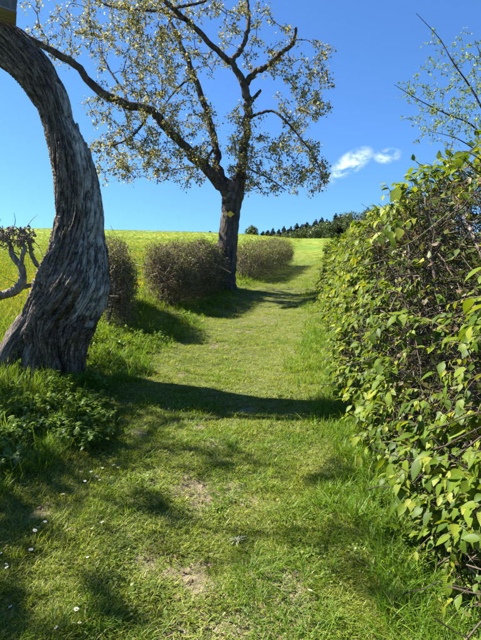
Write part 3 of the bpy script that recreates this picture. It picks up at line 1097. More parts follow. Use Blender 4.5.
# theta: 0 = right (+x), 1.5 pi = towards the camera
ang = ((TH - (2 * math.pi - 0.45)) + math.pi) % (2 * math.pi) - math.pi
bare_a = np.exp(-(ang / 0.75) ** 2) * np.clip((SS - 0.75) / 0.4, 0, 1) * np.clip((3.5 - SS) / 0.6, 0, 1)
grain = np.stack([np.cos(tw) * 0.26, np.sin(tw) * 0.26, SS], -1)
k = np.arange(NR - 1)[:, None] * NSG
s = np.arange(NSG)[None]
Ft = np.stack([k + s, k + (s + 1) % NSG, k + NSG + (s + 1) % NSG, k + NSG + s], -1).reshape(-1, 4)
o = add('trunk', make_mesh('trunk', V.reshape(-1, 3), Ft, M['old_bark'], True,
                           {'grain': ('FLOAT_VECTOR', grain.reshape(-1, 3)), 'bare': ('FLOAT', bare_a.ravel()), 'groove': ('FLOAT', dr.ravel())}), tree1)
o['label'] = 'twisted weathered trunk with stripped grey wood'


def trunk_like(name, pts, radii, parent, n=40, sides=40, flat=1.0):
    Pm = catmull(pts, n)
    rr = np.interp(np.linspace(0, 1, n), np.linspace(0, 1, len(radii)), radii)
    Vv, Ff = tubes(Pm[None], rr[None], sides)
    sl_ = np.concatenate([[0], np.cumsum(np.linalg.norm(np.diff(Pm, axis=0), axis=1))])
    a_, s_ = np.meshgrid(np.arange(sides) * 2 * math.pi / sides, sl_)
    gp_ = np.stack([np.cos(a_) * .2, np.sin(a_) * .2, s_], -1).reshape(-1, 3)
    kk = fbm(np.stack([np.cos(a_) * 2.2, np.sin(a_) * 2.2, s_ * 1.5], -1).reshape(-1, 3) + 3.3, 3)
    c_ = np.repeat(Pm, sides, 0)
    Vv = c_ + (Vv - c_) * (1 + 0.28 * kk)[:, None]
    z = np.zeros(len(Vv))
    return add(name, make_mesh(name, Vv, Ff, M['old_bark'], True, {'grain': ('FLOAT_VECTOR', gp_), 'bare': ('FLOAT', z), 'groove': ('FLOAT', z)}), parent)


# root flares
trunk_like('root', [at(52, 296, NY), at(36, 318, NY - .04), at(20, 338, NY - .08), at(6, 360, NY - .12), at(-6, 390, NY - .16)], [14 * SN, 15 * SN, 13.5 * SN, 10 * SN, 7 * SN], tree1)
trunk_like('root', [at(58, 306, NY), at(47, 332, NY - .06), at(37, 356, NY - .1), at(30, 394, NY - .14)], [15 * SN, 16 * SN, 14 * SN, 10 * SN], tree1)
# torn shards of dead wood on the right of the hollow
for (a0, b0, a1, b1, w) in [(82, 182, 76.5, 124, 4.2), (87, 190, 81, 136, 4.4), (94, 214, 89, 149, 4.6), (90, 200, 85.5, 143, 3.6)]:
    V, F, _ = limb([at(a0, b0, NY - .05), at((a0 + a1) / 2 + .6, (b0 + b1) / 2, NY - .06), at(a1, b1, NY - .04)], [w * SN, w * .95 * SN, 1.3 * SN], 7, 14, 0.2, a0)
    add('wood_shard', limb_mesh('wood_shard', V, F, M['grey_bark']), tree1)
# upper limbs and crown, mostly above the frame: they shade the bank
ups = [([(-48, 12, 0), (-140, -8, .25), (-230, -20, .5), (-330, -40, .6), (-420, -90, .5)], [6, 5, 4, 3, 1.5]),
       ([(-150, -10, .25), (-250, -60, .2), (-340, -110, -.3), (-430, -160, -.9)], [3.2, 2.6, 2, 1]),
       ([(-220, -20, .5), (-330, -10, .0), (-430, -20, -.8), (-520, -40, -1.5)], [3.2, 2.6, 2, 1]),
       ([(-56, 8, 0), (-90, -40, .6), (-110, -90, 1.0)], [2.6, 2, 1])]
nd = []
for k, (pl, rr) in enumerate(ups):
    V, F, P = limb([at(a, b, NY + c_) for a, b, c_ in pl], [r * SN for r in rr], 12, 30, 0.08, 40 + k)
    add('limb', limb_mesh('limb', V, F, M['dark_bark']), tree1)
    nd.append(P)
tg = []
for lx, ly, hh, n, rr in [(-1.7, 3.95, 4.4, 34, .55), (-1.5, 3.15, 4.6, 40, .42), (-1.35, 2.5, 4.8, 36, .34), (-1.2, 1.95, 4.8, 26, .28), (-1.0, 4.3, 4.8, 22, .4), (-.9, 3.65, 5.0, 16, .35), (-.5, 2.75, 6.0, 8, .35), (.5, 2.4, 6.4, 8, .45), (-.2, 3.45, 5.4, 7, .3), (.7, 3.3, 6.0, 6, .35), (-.6, 2.1, 6.0, 6, .3)]:
    c_ = np.array([lx, ly, float(ground(lx, ly))]) + np.array(sun_dir) * (hh / sun_dir.z)
    tg.append(c_ + rand_dirs(n) * (rng.uniform(0, 1, n) ** .5 * rr)[:, None])
tg = np.vstack(tg)
TW, LW = grow(np.vstack(nd), tg, 6, 0.1, 0.13)
V, F = tubes(TW, np.clip(0.005 + 0.012 * LW, 0.005, 0.022)[:, None] * np.linspace(1, 0.3, 6)[None], 4)
tag(add('twigs', make_mesh('twigs', V, F, M['twig_dark']), tree1), kind='stuff')
pos, d = leaves_on(TW, 16, 0.05, 0.3, -0.25)
V, F = place(*LEAF_S, basis(d, np.array([[0, 0, 1.0]]) + rng.normal(0, .6, (len(d), 3))), pos, rng.uniform(0.05, 0.10, len(d)))
tag(add('crown', make_mesh('crown', V, F, M['leaf_olive'], False), tree1), kind='stuff')

# nest box on the leaning trunk


def box_bm(sx, sy, sz, bev=0.004):
    import bmesh
    bm = bmesh.new()
    bmesh.ops.create_cube(bm, size=1.0)
    bmesh.ops.scale(bm, vec=(sx, sy, sz), verts=bm.verts)
    bmesh.ops.bevel(bm, geom=bm.edges[:], offset=bev, segments=2, affect='EDGES')
    return bm


def box_part(name, size, loc, mat, parent):
    bm = box_bm(*size)
    me = bpy.data.meshes.new(name)
    bm.to_mesh(me)
    bm.free()
    me.materials.append(mat)
    o = bpy.data.objects.new(name, me)
    o.parent = parent
    o.location = loc
    col.objects.link(o)
    return o


nb = empty('nest_box', at(2, 14, NY - 0.30))
nb.rotation_euler = (R(-5), R(6), R(26))
tag(nb, 'weathered grey wooden nest box fixed high on the leaning trunk', 'nest box')
box_part('base_board', (0.25, 0.22, 0.024), (0, 0, 0), M['board_pale'], nb)
box_part('side_panel', (0.02, 0.19, 0.30), (0.105, 0, 0.163), M['board'], nb)
box_part('side_panel', (0.02, 0.19, 0.30), (-0.105, 0, 0.163), M['board'], nb)
box_part('front_panel', (0.188, 0.02, 0.30), (0, -0.083, 0.163), M['board'], nb)
box_part('back_panel', (0.188, 0.02, 0.30), (0, 0.083, 0.163), M['board'], nb)
box_part('roof', (0.30, 0.29, 0.024), (0, -0.02, 0.328), M['board'], nb)

# ---- clipped hedges along the left of the lane


def clipped_hedge(label, c0, c1, depth, h0, h1, n_twig, n_leaf, seed, leaf_s=(0.025, 0.05)):
    """twiggy hedge from ground point c0 to c1"""
    c0, c1 = np.array(c0), np.array(c1)
    root = empty('clipped_hedge', (*((c0 + c1) / 2), float(ground(*((c0 + c1) / 2)))))
    tag(root, label, 'hedge', 'clipped hedges on the left of the lane')
    ax = c1 - c0
    Ln = np.linalg.norm(ax)
    ax /= Ln
    nr = np.array([-ax[1], ax[0]])

    def pt(n, shell):
        u = rng.uniform(0, 1, n)
        a = rng.uniform(0, 2 * math.pi, n)
        r = 1 - (rng.uniform(0, 1, n) ** 1.6) * shell
        # squarish cross-section with rounded ends
        cxs, czs = np.cos(a), np.sin(a)
        q = (np.abs(cxs) ** 3.2 + np.abs(czs) ** 3.2) ** (-1 / 3.2) * r
        endr = np.clip(np.minimum(u, 1 - u) * Ln / (depth * 0.5), 0, 1) ** 0.45
        xy = c0[None] + ax[None] * (u * Ln)[:, None] + nr[None] * (cxs * q * depth / 2 * (0.45 + 0.55 * endr))[:, None]
        g = ground(xy[:, 0], xy[:, 1])
        hh = (h0 + (h1 - h0) * u) * (0.80 + 0.20 * endr)
        z01 = 0.5 + 0.5 * czs * q
        lump = fbm(np.stack([xy[:, 0] * 2.2, xy[:, 1] * 2.2, z01 * 2 + seed], 1), 3)
        z = g + hh * z01 * (1 + 0.22 * lump) + 0.02
        out = np.concatenate([nr[None] * (cxs * q)[:, None] + ax[None] * ((u - .5) * 1.2)[:, None] * (np.minimum(u, 1 - u)[:, None] < 0.12), (czs * q)[:, None] + 0.25], 1)
        bot = z01[:, None]
        xy = xy + nr[None] * (lump * 0.26)[:, None] + ax[None] * (fbm(np.stack([z01 * 4, xy[:, 0] * 2, xy[:, 1] * 2 + seed], 1), 2) * 0.16)[:, None]
        thin = (z01 > 0.28) | (rng.uniform(size=n) < 0.35)
        gap = fbm(np.stack([xy[:, 0] * 3.1, xy[:, 1] * 3.1, z01 * 4 + seed * 3], 1), 2) > -0.30
        sel = thin & gap
        z = z + hh * 0.07 * np.sin(u * Ln * 5.3 + seed) * z01 + rng.normal(0, .03, n)
        xy = xy + rng.normal(0, .035, xy.shape)
        return np.column_stack([xy, z])[sel], norm(out + 1e-6)[sel], z01[sel]

    # stems
    parts = []
    for i in range(max(3, int(Ln / 0.28))):
        u = (i + random.uniform(.2, .8)) / max(3, int(Ln / 0.28))
        b = c0 + ax * Ln * u + nr * random.uniform(-.12, .12)
        z = float(ground(*b))
        top = h0 + (h1 - h0) * u
        q = [(b[0], b[1], z - .1)]
        for f in (0.25, 0.5, 0.8):
            q.append((b[0] + random.uniform(-.12, .12), b[1] + random.uniform(-.12, .12), z + top * f))
        V, F, _ = limb(q, [0.034, 0.028, 0.02, 0.01], 7, 14, 0.09, seed + i)
        add('stem', limb_mesh('stem', V, F, M['hedge_bark']), root)
    p, o_, z01 = pt(n_twig, 0.75)
    n_twig = len(p)
    dirn = norm(o_ * 0.8 + rand_dirs(n_twig, 0.35))
    Lt = rng.uniform(0.10, 0.34, n_twig) * np.where(rng.uniform(size=n_twig) < .15, 2.1, 1)
    K = 4
    tt = np.linspace(-0.75, 0.25, K)
    P = p[:, None] + dirn[:, None] * (tt[None, :, None] * Lt[:, None, None])
    P = P + rng.normal(0, 0.022, P.shape)
    rw = rng.uniform(0.0018, 0.0048, n_twig)[:, None] * np.linspace(1.4, 0.5, K)[None]
    V, F = tubes(P, rw, 3)
    tag(add('twigs', make_mesh('twigs', V, F, M['twig_brown']), root), kind='stuff')
    p, o_, z01 = pt(n_leaf, 0.45)
    n_leaf = len(p)
    dd = norm(o_ * 0.5 + rand_dirs(n_leaf, 0.1))
    V, F = place(*LEAF_T, basis(dd, np.array([[0, 0, 1.0]]) + rng.normal(0, .5, (n_leaf, 3))), p, rng.uniform(*leaf_s, n_leaf))
    tag(add('foliage', make_mesh('foliage', V, F, M['leaf_trim'], False), root), kind='stuff')
    # withered leaves held inside
    nd_ = n_leaf // 2
    p, o_, z01 = pt(nd_, 0.7)
    nd_ = len(p)
    V, F = place(*LEAF_T, basis(rand_dirs(nd_), rand_dirs(nd_)), p, rng.uniform(0.03, 0.055, nd_))
    tag(add('withered_leaves', make_mesh('withered_leaves', V, F, M['leaf_dry'], False), root), kind='stuff')
    return root


hA0 = gp(118, 334)[:2]
hA1 = gp(106, 312)[:2]
clipped_hedge('short clipped brown hedge just behind the leaning trunk', hA0 + np.array([-.02, .1]), hA1 + np.array([-.15, .45]), 0.58, 1.22, 1.25, 5000, 7500, 3.0)
b0, b1 = gp(163, 309)[:2], gp(196, 293)[:2]
clipped_hedge('clipped brown hedge between the gap and the marked tree', b0 + np.array([-.05, .15]), np.array([TB[0] - 0.15, TB[1] + .1]), 0.9, 1.16, 1.1, 11500, 16000, 8.0)
c0, c1 = gp(246, 281)[:2], gp(287, 268)[:2]
clipped_hedge('long clipped hedge running uphill beyond the marked tree', c0 + np.array([-.1, .2]), c1 + np.array([-.05, 1.8]), 1.2, 0.94, 1.12, 9000, 17000, 12.0, (0.035, 0.07))

# ---- gnarled pollarded hedge end at the far left
GYD = NY + 0.75
SG = GYD / F_PX
gb = at(-34, 300, GYD)
gn = empty('gnarled_hedge', (gb[0], gb[1], float(ground(gb[0], gb[1]))))
tag(gn, 'gnarled bare hedge stump with knotted heads left of the leaning trunk', 'hedge')
gb_z = float(ground(gb[0], gb[1]))
gl = [([(-40, 352, 0), (-36, 325, 0), (-24, 303, -.02), (-4, 296, -.05), (10, 293, -.05), (19, 287, -.05), (23, 276, -.04), (19, 264, -.02), (12, 254, 0), (9, 242, .02)], [9, 7.5, 6, 5.2, 4.8, 4.4, 3.6, 3.2, 2.8, 2.2]),
      ([(18, 288, -.05), (27, 286, .0), (37, 284, .08), (48, 278, .15)], [3.0, 2.4, 2.2, 1.6]),
      ([(22, 277, -.04), (21, 262, -.08), (24, 250, -.08), (22, 240, -.06)], [2.8, 2.2, 2.0, 1.8]),
      ([(48, 278, .14), (40, 268, .1), (33, 258, .05), (30, 246, 0), (28, 238, 0)], [2.0, 2.2, 2.0, 1.9, 1.8]),
      ([(-24, 303, 0), (-20, 280, .1), (-12, 262, .1), (-8, 246, .05)], [4, 3.4, 3, 2.2]),
      ([(-36, 320, 0), (-48, 290, -.1), (-44, 262, -.1), (-38, 244, -.1)], [4, 3.4, 3, 2.2])]
nd = []
for k, (pl, rr) in enumerate(gl):
    V, F, P = limb([at(a, b, GYD + c_) for a, b, c_ in pl], [r * SG for r in rr], 9, 36, 0.13, 70 + k)
    add('branch', limb_mesh('branch', V, F, M['grey_bark']), gn)
    nd.append(P)
tg = np.vstack([ell_pts(n, a, b, c_, e, GYD, dY) for a, b, c_, e, n, dY in [(5, 238, 26, 11, 300, .22), (26, 236, 9, 11, 120, .15), (2, 231, 30, 6, 90, .2), (24, 245, 10, 8, 60, .12), (-30, 238, 24, 12, 90, .25)]])
TW, LW = grow(np.vstack(nd), tg, 7, 0.05, 0.45)
V, F = tubes(TW, np.clip(0.006 + 0.02 * LW, 0.006, 0.013)[:, None] * (np.linspace(1, 0.55, 7)[None] + rng.uniform(-.15, .25, (len(LW), 7))), 5)
tag(add('knotted_twigs', make_mesh('knotted_twigs', V, F, M['twig_grey']), gn), 'knotted grey pollard heads', kind='stuff')
# knuckles
kp = tg[rng.choice(len(tg), 70, replace=False)]
import bmesh
bm = bmesh.new()
for p in kp:
    r_ = random.uniform(.010, .02)
    res = bmesh.ops.create_icosphere(bm, subdivisions=2, radius=r_)
    for v in res['verts']:
        n_ = v.co.normalized()
        v.co *= 1 + 0.35 * math.sin(n_.x * 5 + p[0] * 90) * math.sin(n_.y * 4 + p[2] * 70)
        v.co.z *= 0.8
        v.co += Vector(p)
me = bpy.data.meshes.new('knuckles')
bm.to_mesh(me)
bm.free()
me.materials.append(M['grey_bark'])
tag(add('knuckles', me, gn), kind='stuff')
sh = [[(12, 232), (15, 222), (14, 213)], [(24, 232), (30, 222), (37, 215)], [(30, 240), (38, 245), (43, 258)], [(20, 285), (10, 280), (4, 277)], [(2, 232), (-2, 226), (1, 219)]]
for pl in sh:
    V, F, P = limb([at(a, b, GYD - .05) for a, b in pl], [.006, .004, .002], 5, 10, 0.05, pl[0][0])
    add('shoot', limb_mesh('shoot', V, F, M['twig_grey']), gn)

# ---- the tall hornbeam hedge on the right
HS = np.concatenate([[[_hb[0, 0] - 0.16, 0.7]], [[_hb[0, 0] - 0.02, 1.4]], _hb, [_hb[-1] + [0.42, 2.6]]])
hx = lambda y: np.interp(y, HS[:, 1], HS[:, 0])
HY0, HY1 = 0.75, HS[-1, 1]
rt = empty('hornbeam_hedge', (float(hx(4.0)) + .5, 4.0, float(ground(hx(4.0) + .5, 4.0))))
tag(rt, 'tall ragged leafy green hedge lining the right of the lane', 'hedge')
HHf = lambda y: np.interp(y, [1, 3.2, 5.3, 9, 14], [1.98, 1.92, 1.60, 1.42, 1.28])


def hedge_face(n, ybias=1.0):
    """points on the lane-side face: position, height share, outward direction"""
    u = rng.uniform(0, 1, n)
    y = HY0 * (HY1 / HY0) ** (u ** ybias)
    zz = rng.uniform(0.0, 1.0, n)
    batter = 0.26 * np.clip(zz - 0.15, 0, 1) ** 1.2 + 0.45 * np.clip((zz - 0.86) / 0.14, 0, 1) ** 2 - 0.04
    lump = fbm(np.stack([y * 1.1, zz * 2.1, np.full(n, 3.0)], 1), 3)
    x = hx(y) + batter * (1 + 0 * y) - 0.20 * lump
    endc = np.clip((y - (HY1 - 0.7)) / 0.7, 0, 1)
    x = x + 0.45 * endc ** 2
    top = HHf(y) * (1 + 0.05 * fbm(np.stack([y * 0.9, np.full(n, 1.0), np.full(n, 7.0)], 1), 3)) * (1 - 0.14 * endc ** 2)
    z = ground(x, y) + 0.02 + top * zz
    out = np.stack([-np.ones(n), np.full(n, -0.15), 0.15 + 1.2 * np.clip(zz - .8, 0, 1) / .2], 1)
    return np.stack([x, y, z], 1), zz, norm(out)


# stems along the hedge line
i = 0
yv = 0.9
while yv < HY1:
    b = np.array([float(hx(yv)) + random.uniform(.22, .5), yv])
    z = float(ground(*b))
    q = [(b[0], b[1], z - .1)]
    for f in (.3, .6, .9):
        q.append((b[0] + random.uniform(-.16, .14), b[1] + random.uniform(-.22, .22), z + float(HHf(b[1])) * f))
    V, F, _ = limb(q, [.030, .024, .016, .007], 8, 18, 0.08, i)
    add('stem', limb_mesh('stem', V, F, M['hedge_bark']), rt)
    yv += 0.14 + yv * 0.05
    i += 1
# side twigs filling the body
n = 15000
p, zz, out = hedge_face(n, 1.0)
dep = rng.uniform(0, 1, n) ** 1.3 * 0.75
p = p - out * dep[:, None] * np.array([[1, 0.2, 0.35]])
Lt = rng.uniform(0.10, 0.42, n)
dirn = norm(out * 0.5 + rand_dirs(n, 0.35))
K = 6
tt = np.linspace(-0.8, 0.2, K)
P = p[:, None] + dirn[:, None] * (tt[None, :, None] * Lt[:, None, None])
P = P + np.cumsum(rng.normal(0, 0.010, P.shape), 1)
rw = rng.uniform(0.0012, 0.0038, n)[:, None] * np.linspace(1.4, 0.6, K)[None] * (0.8 + 0.07 * p[:, 1:2])
V, F = tubes(P, rw, 3)
tag(add('twigs', make_mesh('twigs', V, F, M['twig_hedge']), rt), kind='stuff')
# long crossing rods, paler, near the face
n = 320
p, zz, out = hedge_face(n, 0.9)
p = p - out * rng.uniform(0.12, 0.4, n)[:, None]
dirn = norm(out * 0.25 + rand_dirs(n, 0.9))
Lt = rng.uniform(0.3, 0.8, n)
K = 8
P = p[:, None] + dirn[:, None] * (np.linspace(-0.7, 0.3, K)[None, :, None] * Lt[:, None, None]) + np.cumsum(rng.normal(0, 0.012, (n, K, 3)), 1)
ok = (zz > 0.12) & (p[:, 1] > 1.5) & (P[:, :, 2].max(1) < ground(p[:, 0], p[:, 1]) + HHf(p[:, 1]) + 0.1)
P = P[ok]
V, F = tubes(P, rng.uniform(0.0013, 0.0028, len(P))[:, None] * np.linspace(1.3, 0.5, K)[None], 4)
tag(add('rods', make_mesh('rods', V, F, M['twig_brown']), rt), kind='stuff')
# dull inner leaves and last year's dry ones
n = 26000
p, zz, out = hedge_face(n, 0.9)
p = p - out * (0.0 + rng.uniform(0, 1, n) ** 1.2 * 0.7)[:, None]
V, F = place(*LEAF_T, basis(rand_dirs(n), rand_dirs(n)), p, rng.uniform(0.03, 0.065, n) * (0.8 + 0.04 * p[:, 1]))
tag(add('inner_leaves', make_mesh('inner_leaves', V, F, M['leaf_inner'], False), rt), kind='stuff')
n = 1500
p, zz, out = hedge_face(n)
p = p - out * (rng.uniform(0, 1, n) * 0.4)[:, None]
V, F = place(*LEAF_S, basis(rand_dirs(n, -.3), rand_dirs(n)), p, rng.uniform(0.03, 0.06, n))
tag(add('withered_leaves', make_mesh('withered_leaves', V, F, M['leaf_dry'], False), rt), kind='stuff')
# fresh sprigs on the face: shoots carrying two ranks of hanging leaves
ns = 5200
p, zz, out = hedge_face(ns, 0.85)
dens = fbm(np.stack([p[:, 1] * 1.3, p[:, 2] * 1.6, np.full(ns, 5.5)], 1), 3)
far = np.clip((p[:, 1] - 2.2) / 3.0, 0, 1)
keep = dens + rng.normal(0, .15, ns) > 0.11 - 0.25 * far - 0.12 * (zz < 0.3)
p, zz, out = p[keep], zz[keep], out[keep]
ns = len(p)
p = p - out * rng.uniform(-0.02, 0.12, ns)[:, None]
shoot = norm(out * 0.7 + rand_dirs(ns, 0.35) * 0.8)
SL = rng.uniform(0.08, 0.22, ns)
K = 6
tt = np.linspace(0, 1, K)
SP = p[:, None] + shoot[:, None] * (tt[None, :, None] * SL[:, None, None])
SP[:, :, 2] -= (tt ** 2)[None] * SL[:, None] * 0.35
V, F = tubes(SP, np.linspace(0.0022, 0.0009, K)[None] * np.ones((ns, 1)), 3)
tag(add('shoots', make_mesh('shoots', V, F, M['twig_brown']), rt), kind='stuff')
per = 7
spz = rng.uniform(0.55, 1.3, ns)
pos, dd, upv, sc = [], [], [], []
for j in range(per):
    tj = 0.25 + 0.75 * j / (per - 1)
    a = tj * (K - 1.001)
    ia = int(a)
    f = a - ia
    q = SP[:, ia] * (1 - f) + SP[:, ia + 1] * f
    tan = norm(SP[:, ia + 1] - SP[:, ia])
    side = norm(np.cross(tan, np.array([[0, 0, 1.0]]))) * (1 if j % 2 else -1)
    if j == per - 1:
        side = side * 0.1
    dj = norm(tan * 0.65 + side * rng.uniform(0.5, 1.0, (ns, 1)) + np.array([[0, 0, -1.0]]) * rng.uniform(0.1, 0.8, (ns, 1)) + rng.normal(0, .18, (ns, 3)))
    pos.append(q)
    dd.append(dj)
    upv.append(np.array([[0, 0, 1.0]]) + rng.normal(0, .35, (ns, 3)) + out * 0.4)
    sc.append(spz * rng.uniform(0.034, 0.068, ns) * (0.75 + 0.35 * tj) * np.where(p[:, 1] > 5, 1.15, 1.08))
pos, dd, upv, sc = np.vstack(pos), np.vstack(dd), np.vstack(upv), np.concatenate(sc)
drop = rng.uniform(size=len(pos)) < 0.18
pos, dd, upv, sc = pos[~drop], dd[~drop], upv[~drop], sc[~drop]
BM = basis(dd, upv)
# the leaves that show largest are separate parts
vx = pos[:, 0] / pos[:, 1] * F_PX + W_PX / 2
vy = H_PX / 2 + 15 - (pos[:, 2] - 1.6) / pos[:, 1] * F_PX
inside = (vx > 330) & (vx < 478) & (vy > 170) & (vy < 620) & (pos[:, 1] > 1.2)
score = np.where(inside, sc / pos[:, 1], 0)
big = np.zeros(len(pos), bool)
big[np.argsort(-score)[:290]] = True
small = ~big & (pos[:, 1] > 0.9)
LEAF_H = leaf_template(7, 0.60, 0.20, 0.28, 0.82)
half = rng.uniform(size=len(pos)) < 0.5
V1, F1 = place(*LEAF_A, BM[small & half], pos[small & half], sc[small & half])
V2, F2 = place(*LEAF_B, BM[small & ~half], pos[small & ~half], sc[small & ~half])
V, F = join([(V1, F1), (V2, F2)])
lvv = np.vstack([np.tile(LEAF_A[0], ((small & half).sum(), 1)), np.tile(LEAF_B[0], ((small & ~half).sum(), 1))])
tag(add('foliage', make_mesh('foliage', V, F, M['leaf_hedge'], True, {'lv': ('FLOAT_VECTOR', lvv)}), rt), kind='stuff')
lm = [make_mesh('leaf', *leaf_template(7, w_, fo_, cu_, 0.82), M['leaf_hedge'], True, lv_attr(leaf_template(7, w_, fo_, cu_, 0.82)[0], 1)) for w_, fo_, cu_ in ((.62, .2, .28), (.56, .32, .15), (.66, .12, .42))]
for j in np.where(big)[0]:
    o = bpy.data.objects.new('leaf', lm[j % 3])
    m4 = Matrix([[*BM[j, 0], 0], [*BM[j, 1], 0], [*BM[j, 2], 0], [0, 0, 0, 1]])
    o.parent = rt
    o.matrix_local = Matrix.Translation(Vector(pos[j]) - rt.location) @ m4 @ Matrix.Scale(float(sc[j]), 4)
    col.objects.link(o)
# ragged shoots standing out of the top
n = 900
yv = HY0 * (HY1 / HY0) ** rng.uniform(0, 1, n)
xv = hx(yv) + rng.uniform(0.25, 0.85, n)
zv = ground(xv, yv) + HHf(yv) * rng.uniform(0.90, 1.0, n)
dirn = norm(rand_dirs(n, 1.1) + np.array([[-.2, 0, 0]]))
Lt = rng.uniform(0.08, 0.22, n)
K = 5
P = np.stack([xv, yv, zv], 1)[:, None] + dirn[:, None] * (np.linspace(0, 1, K)[None, :, None] * Lt[:, None, None]) + np.cumsum(rng.normal(0, .008, (n, K, 3)), 1)
V, F = tubes(P, rng.uniform(.002, .004, n)[:, None] * np.linspace(1.2, .5, K)[None], 4)
tag(add('top_shoots', make_mesh('top_shoots', V, F, M['twig_dark']), rt), kind='stuff')
pos, d = leaves_on(P, 5, 0.012, 0.2, 0.1)
V, F = place(*LEAF_A, basis(d, np.array([[0, 0, 1.0]]) + rng.normal(0, .5, (len(d), 3))), pos, rng.uniform(.03, .06, len(d)))
tag(add('top_foliage', make_mesh('top_foliage', V, F, M['leaf_hedge'], True, lv_attr(LEAF_A[0], len(pos))), rt), kind='stuff')

# ---- young shrub rising behind the tall hedge
SY = 4.7
SS_ = SY / F_PX
sb = at(522, 300, SY)
sb[2] = float(ground(sb[0], sb[1]))
shb = empty('young_shrub', sb)
tag(shb, 'slender sparse shrub with thin arching stems rising behind the tall hedge', 'shrub')
st = [[(522, 330, 0), (515, 220, 0), (500, 145, 0), (481, 106, -.1), (469, 85, -.1), (453, 62, -.2), (439, 38, -.2), (417, 14, -.3)],
      [(522, 330, 0), (518, 240, .1), (505, 165, .1), (474, 127, .1), (449, 115, 0), (421, 101, -.1), (395, 85, -.2)],
      [(524, 330, 0), (520, 210, -.1), (500, 120, -.1), (486, 70, 0), (475, 40, 0)],
      [(522, 300, 0), (512, 210, .2), (490, 165, .2), (460, 140, .2), (425, 130, .3)],
      [(524, 300, 0), (530, 200, 0), (525, 120, 0), (515, 50, .2), (510, 10, .2)]]
nd = []
for k, pl in enumerate(st):
    V, F, P = limb([at(a, b, SY + c_) for a, b, c_ in pl], list(np.linspace(.014, .002, 6)), 7, 34, 0.06, 90 + k)
    add('stem', limb_mesh('stem', V, F, M['twig_dark']), shb)
    nd.append(P[12:])
tg = np.vstack([ell_pts(n, a, b, c_, e, SY, dY) for a, b, c_, e, n, dY in [(462, 100, 44, 42, 130, .5), (475, 60, 26, 36, 55, .4), (436, 118, 40, 26, 70, .4), (432, 60, 22, 42, 20, .2), (412, 92, 20, 18, 16, .2), (480, 140, 36, 26, 70, .4), (520, 90, 36, 60, 40, .6)]])
TW, LW = grow(np.vstack(nd), tg, 6, 0.0, 0.1)
V, F = tubes(TW, np.clip(0.0014 + 0.004 * LW, 0.0014, 0.004)[:, None] * np.linspace(1, 0.4, 6)[None], 4)
tag(add('twigs', make_mesh('twigs', V, F, M['twig_dark']), shb), kind='stuff')
pos, d = leaves_on(TW, 8, 0.012, 0.15, 0.2)
V, F = place(*LEAF_S, basis(d, np.array([[0, 0, 1.0]]) + rng.normal(0, .5, (len(d), 3))), pos, rng.uniform(.014, .03, len(d)))
tag(add('foliage', make_mesh('foliage', V, F, M['leaf_shrub'], False), shb), kind='stuff')

# ------------------------------------------------------------------ wood on the skyline


def fir(h, w, seed):
    r_ = np.random.default_rng(seed)
    n = 1100
    f = r_.uniform(0.02, 1, n) ** 0.55
    a = r_.uniform(0, 2 * math.pi, n)
    tier = 0.8 + 0.2 * np.sin(f * 46 + a)
    rad_ = h * r_.uniform(.34, .5) * (1 - f) ** r_.uniform(.58, .75) * tier * r_.uniform(0.4, 1.05, n) + 0.05
    tip = np.stack([np.cos(a) * rad_, np.sin(a) * rad_, h * f - rad_ * 0.3], 1)
    root_ = np.stack([np.cos(a) * rad_ * .3, np.sin(a) * rad_ * .3, h * f + rad_ * 0.05], 1)
    d_ = tip - root_
    L_ = np.linalg.norm(d_, axis=1)
    return place(*leaf_template(2, 0.6, 0.3, 0.2), basis(d_, r_.normal(size=(n, 3))), root_, np.maximum(L_, .25) * 1.1)


def broad(h, w, seed):
    r_ = np.random.default_rng(seed)
    c = []
    for _ in range(9):
        c.append((r_.uniform(-.5, .5) * w, r_.uniform(-.5, .5) * w, h - w * r_.uniform(.5, 2.2), w * r_.uniform(.3, .5)))
    c.append((0, 0, h - w * .4, w * .45))
    c = np.array(c)
    n = 1800
    k_ = r_.integers(0, len(c), n)
    v = r_.normal(size=(n, 3))
    v = v / np.linalg.norm(v, axis=1)[:, None] * (r_.uniform(.6, 1.0, n)[:, None])
    p_ = c[k_, :3] + v * c[k_, 3:4] * np.array([[1, 1, .85]])
    d_ = r_.normal(size=(n, 3))
    return place(*leaf_template(2, 0.8, 0.3, 0.2), basis(d_, r_.normal(size=(n, 3))), p_, r_.uniform(.5, 1.0, n) * w * 0.11 + .12)


def far_tree(name, label, cat, kind, px, top_py, Y, wpx, seed, group):
    top = at(px, top_py, Y)
    g = float(ground(top[0], top[1]))
    h = max(top[2] - g, 3.0)
    w = wpx * Y / F_PX * (0.5 if kind == 'fir' else 0.8)
    root = empty(name, (top[0], top[1], g))
    tag(root, label, cat, group)
    V, F = (fir if kind == 'fir' else broad)(h, w, seed)
    V = V * np.array([[1, 1, 1]]) + np.array([[top[0], top[1], g]])
    # highest leaf sets the height
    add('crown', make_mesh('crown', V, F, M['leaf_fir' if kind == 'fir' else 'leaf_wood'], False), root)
    Vt, Ft_, _ = limb([(top[0], top[1], g - .3), (top[0], top[1], g + h * .4), (top[0], top[1], g + h * .9)], [w * .10 + .12, w * .07 + .08, .04], 7, 10, .05, seed)
    add('trunk', limb_mesh('trunk', Vt, Ft_, M['far_bark']), root)


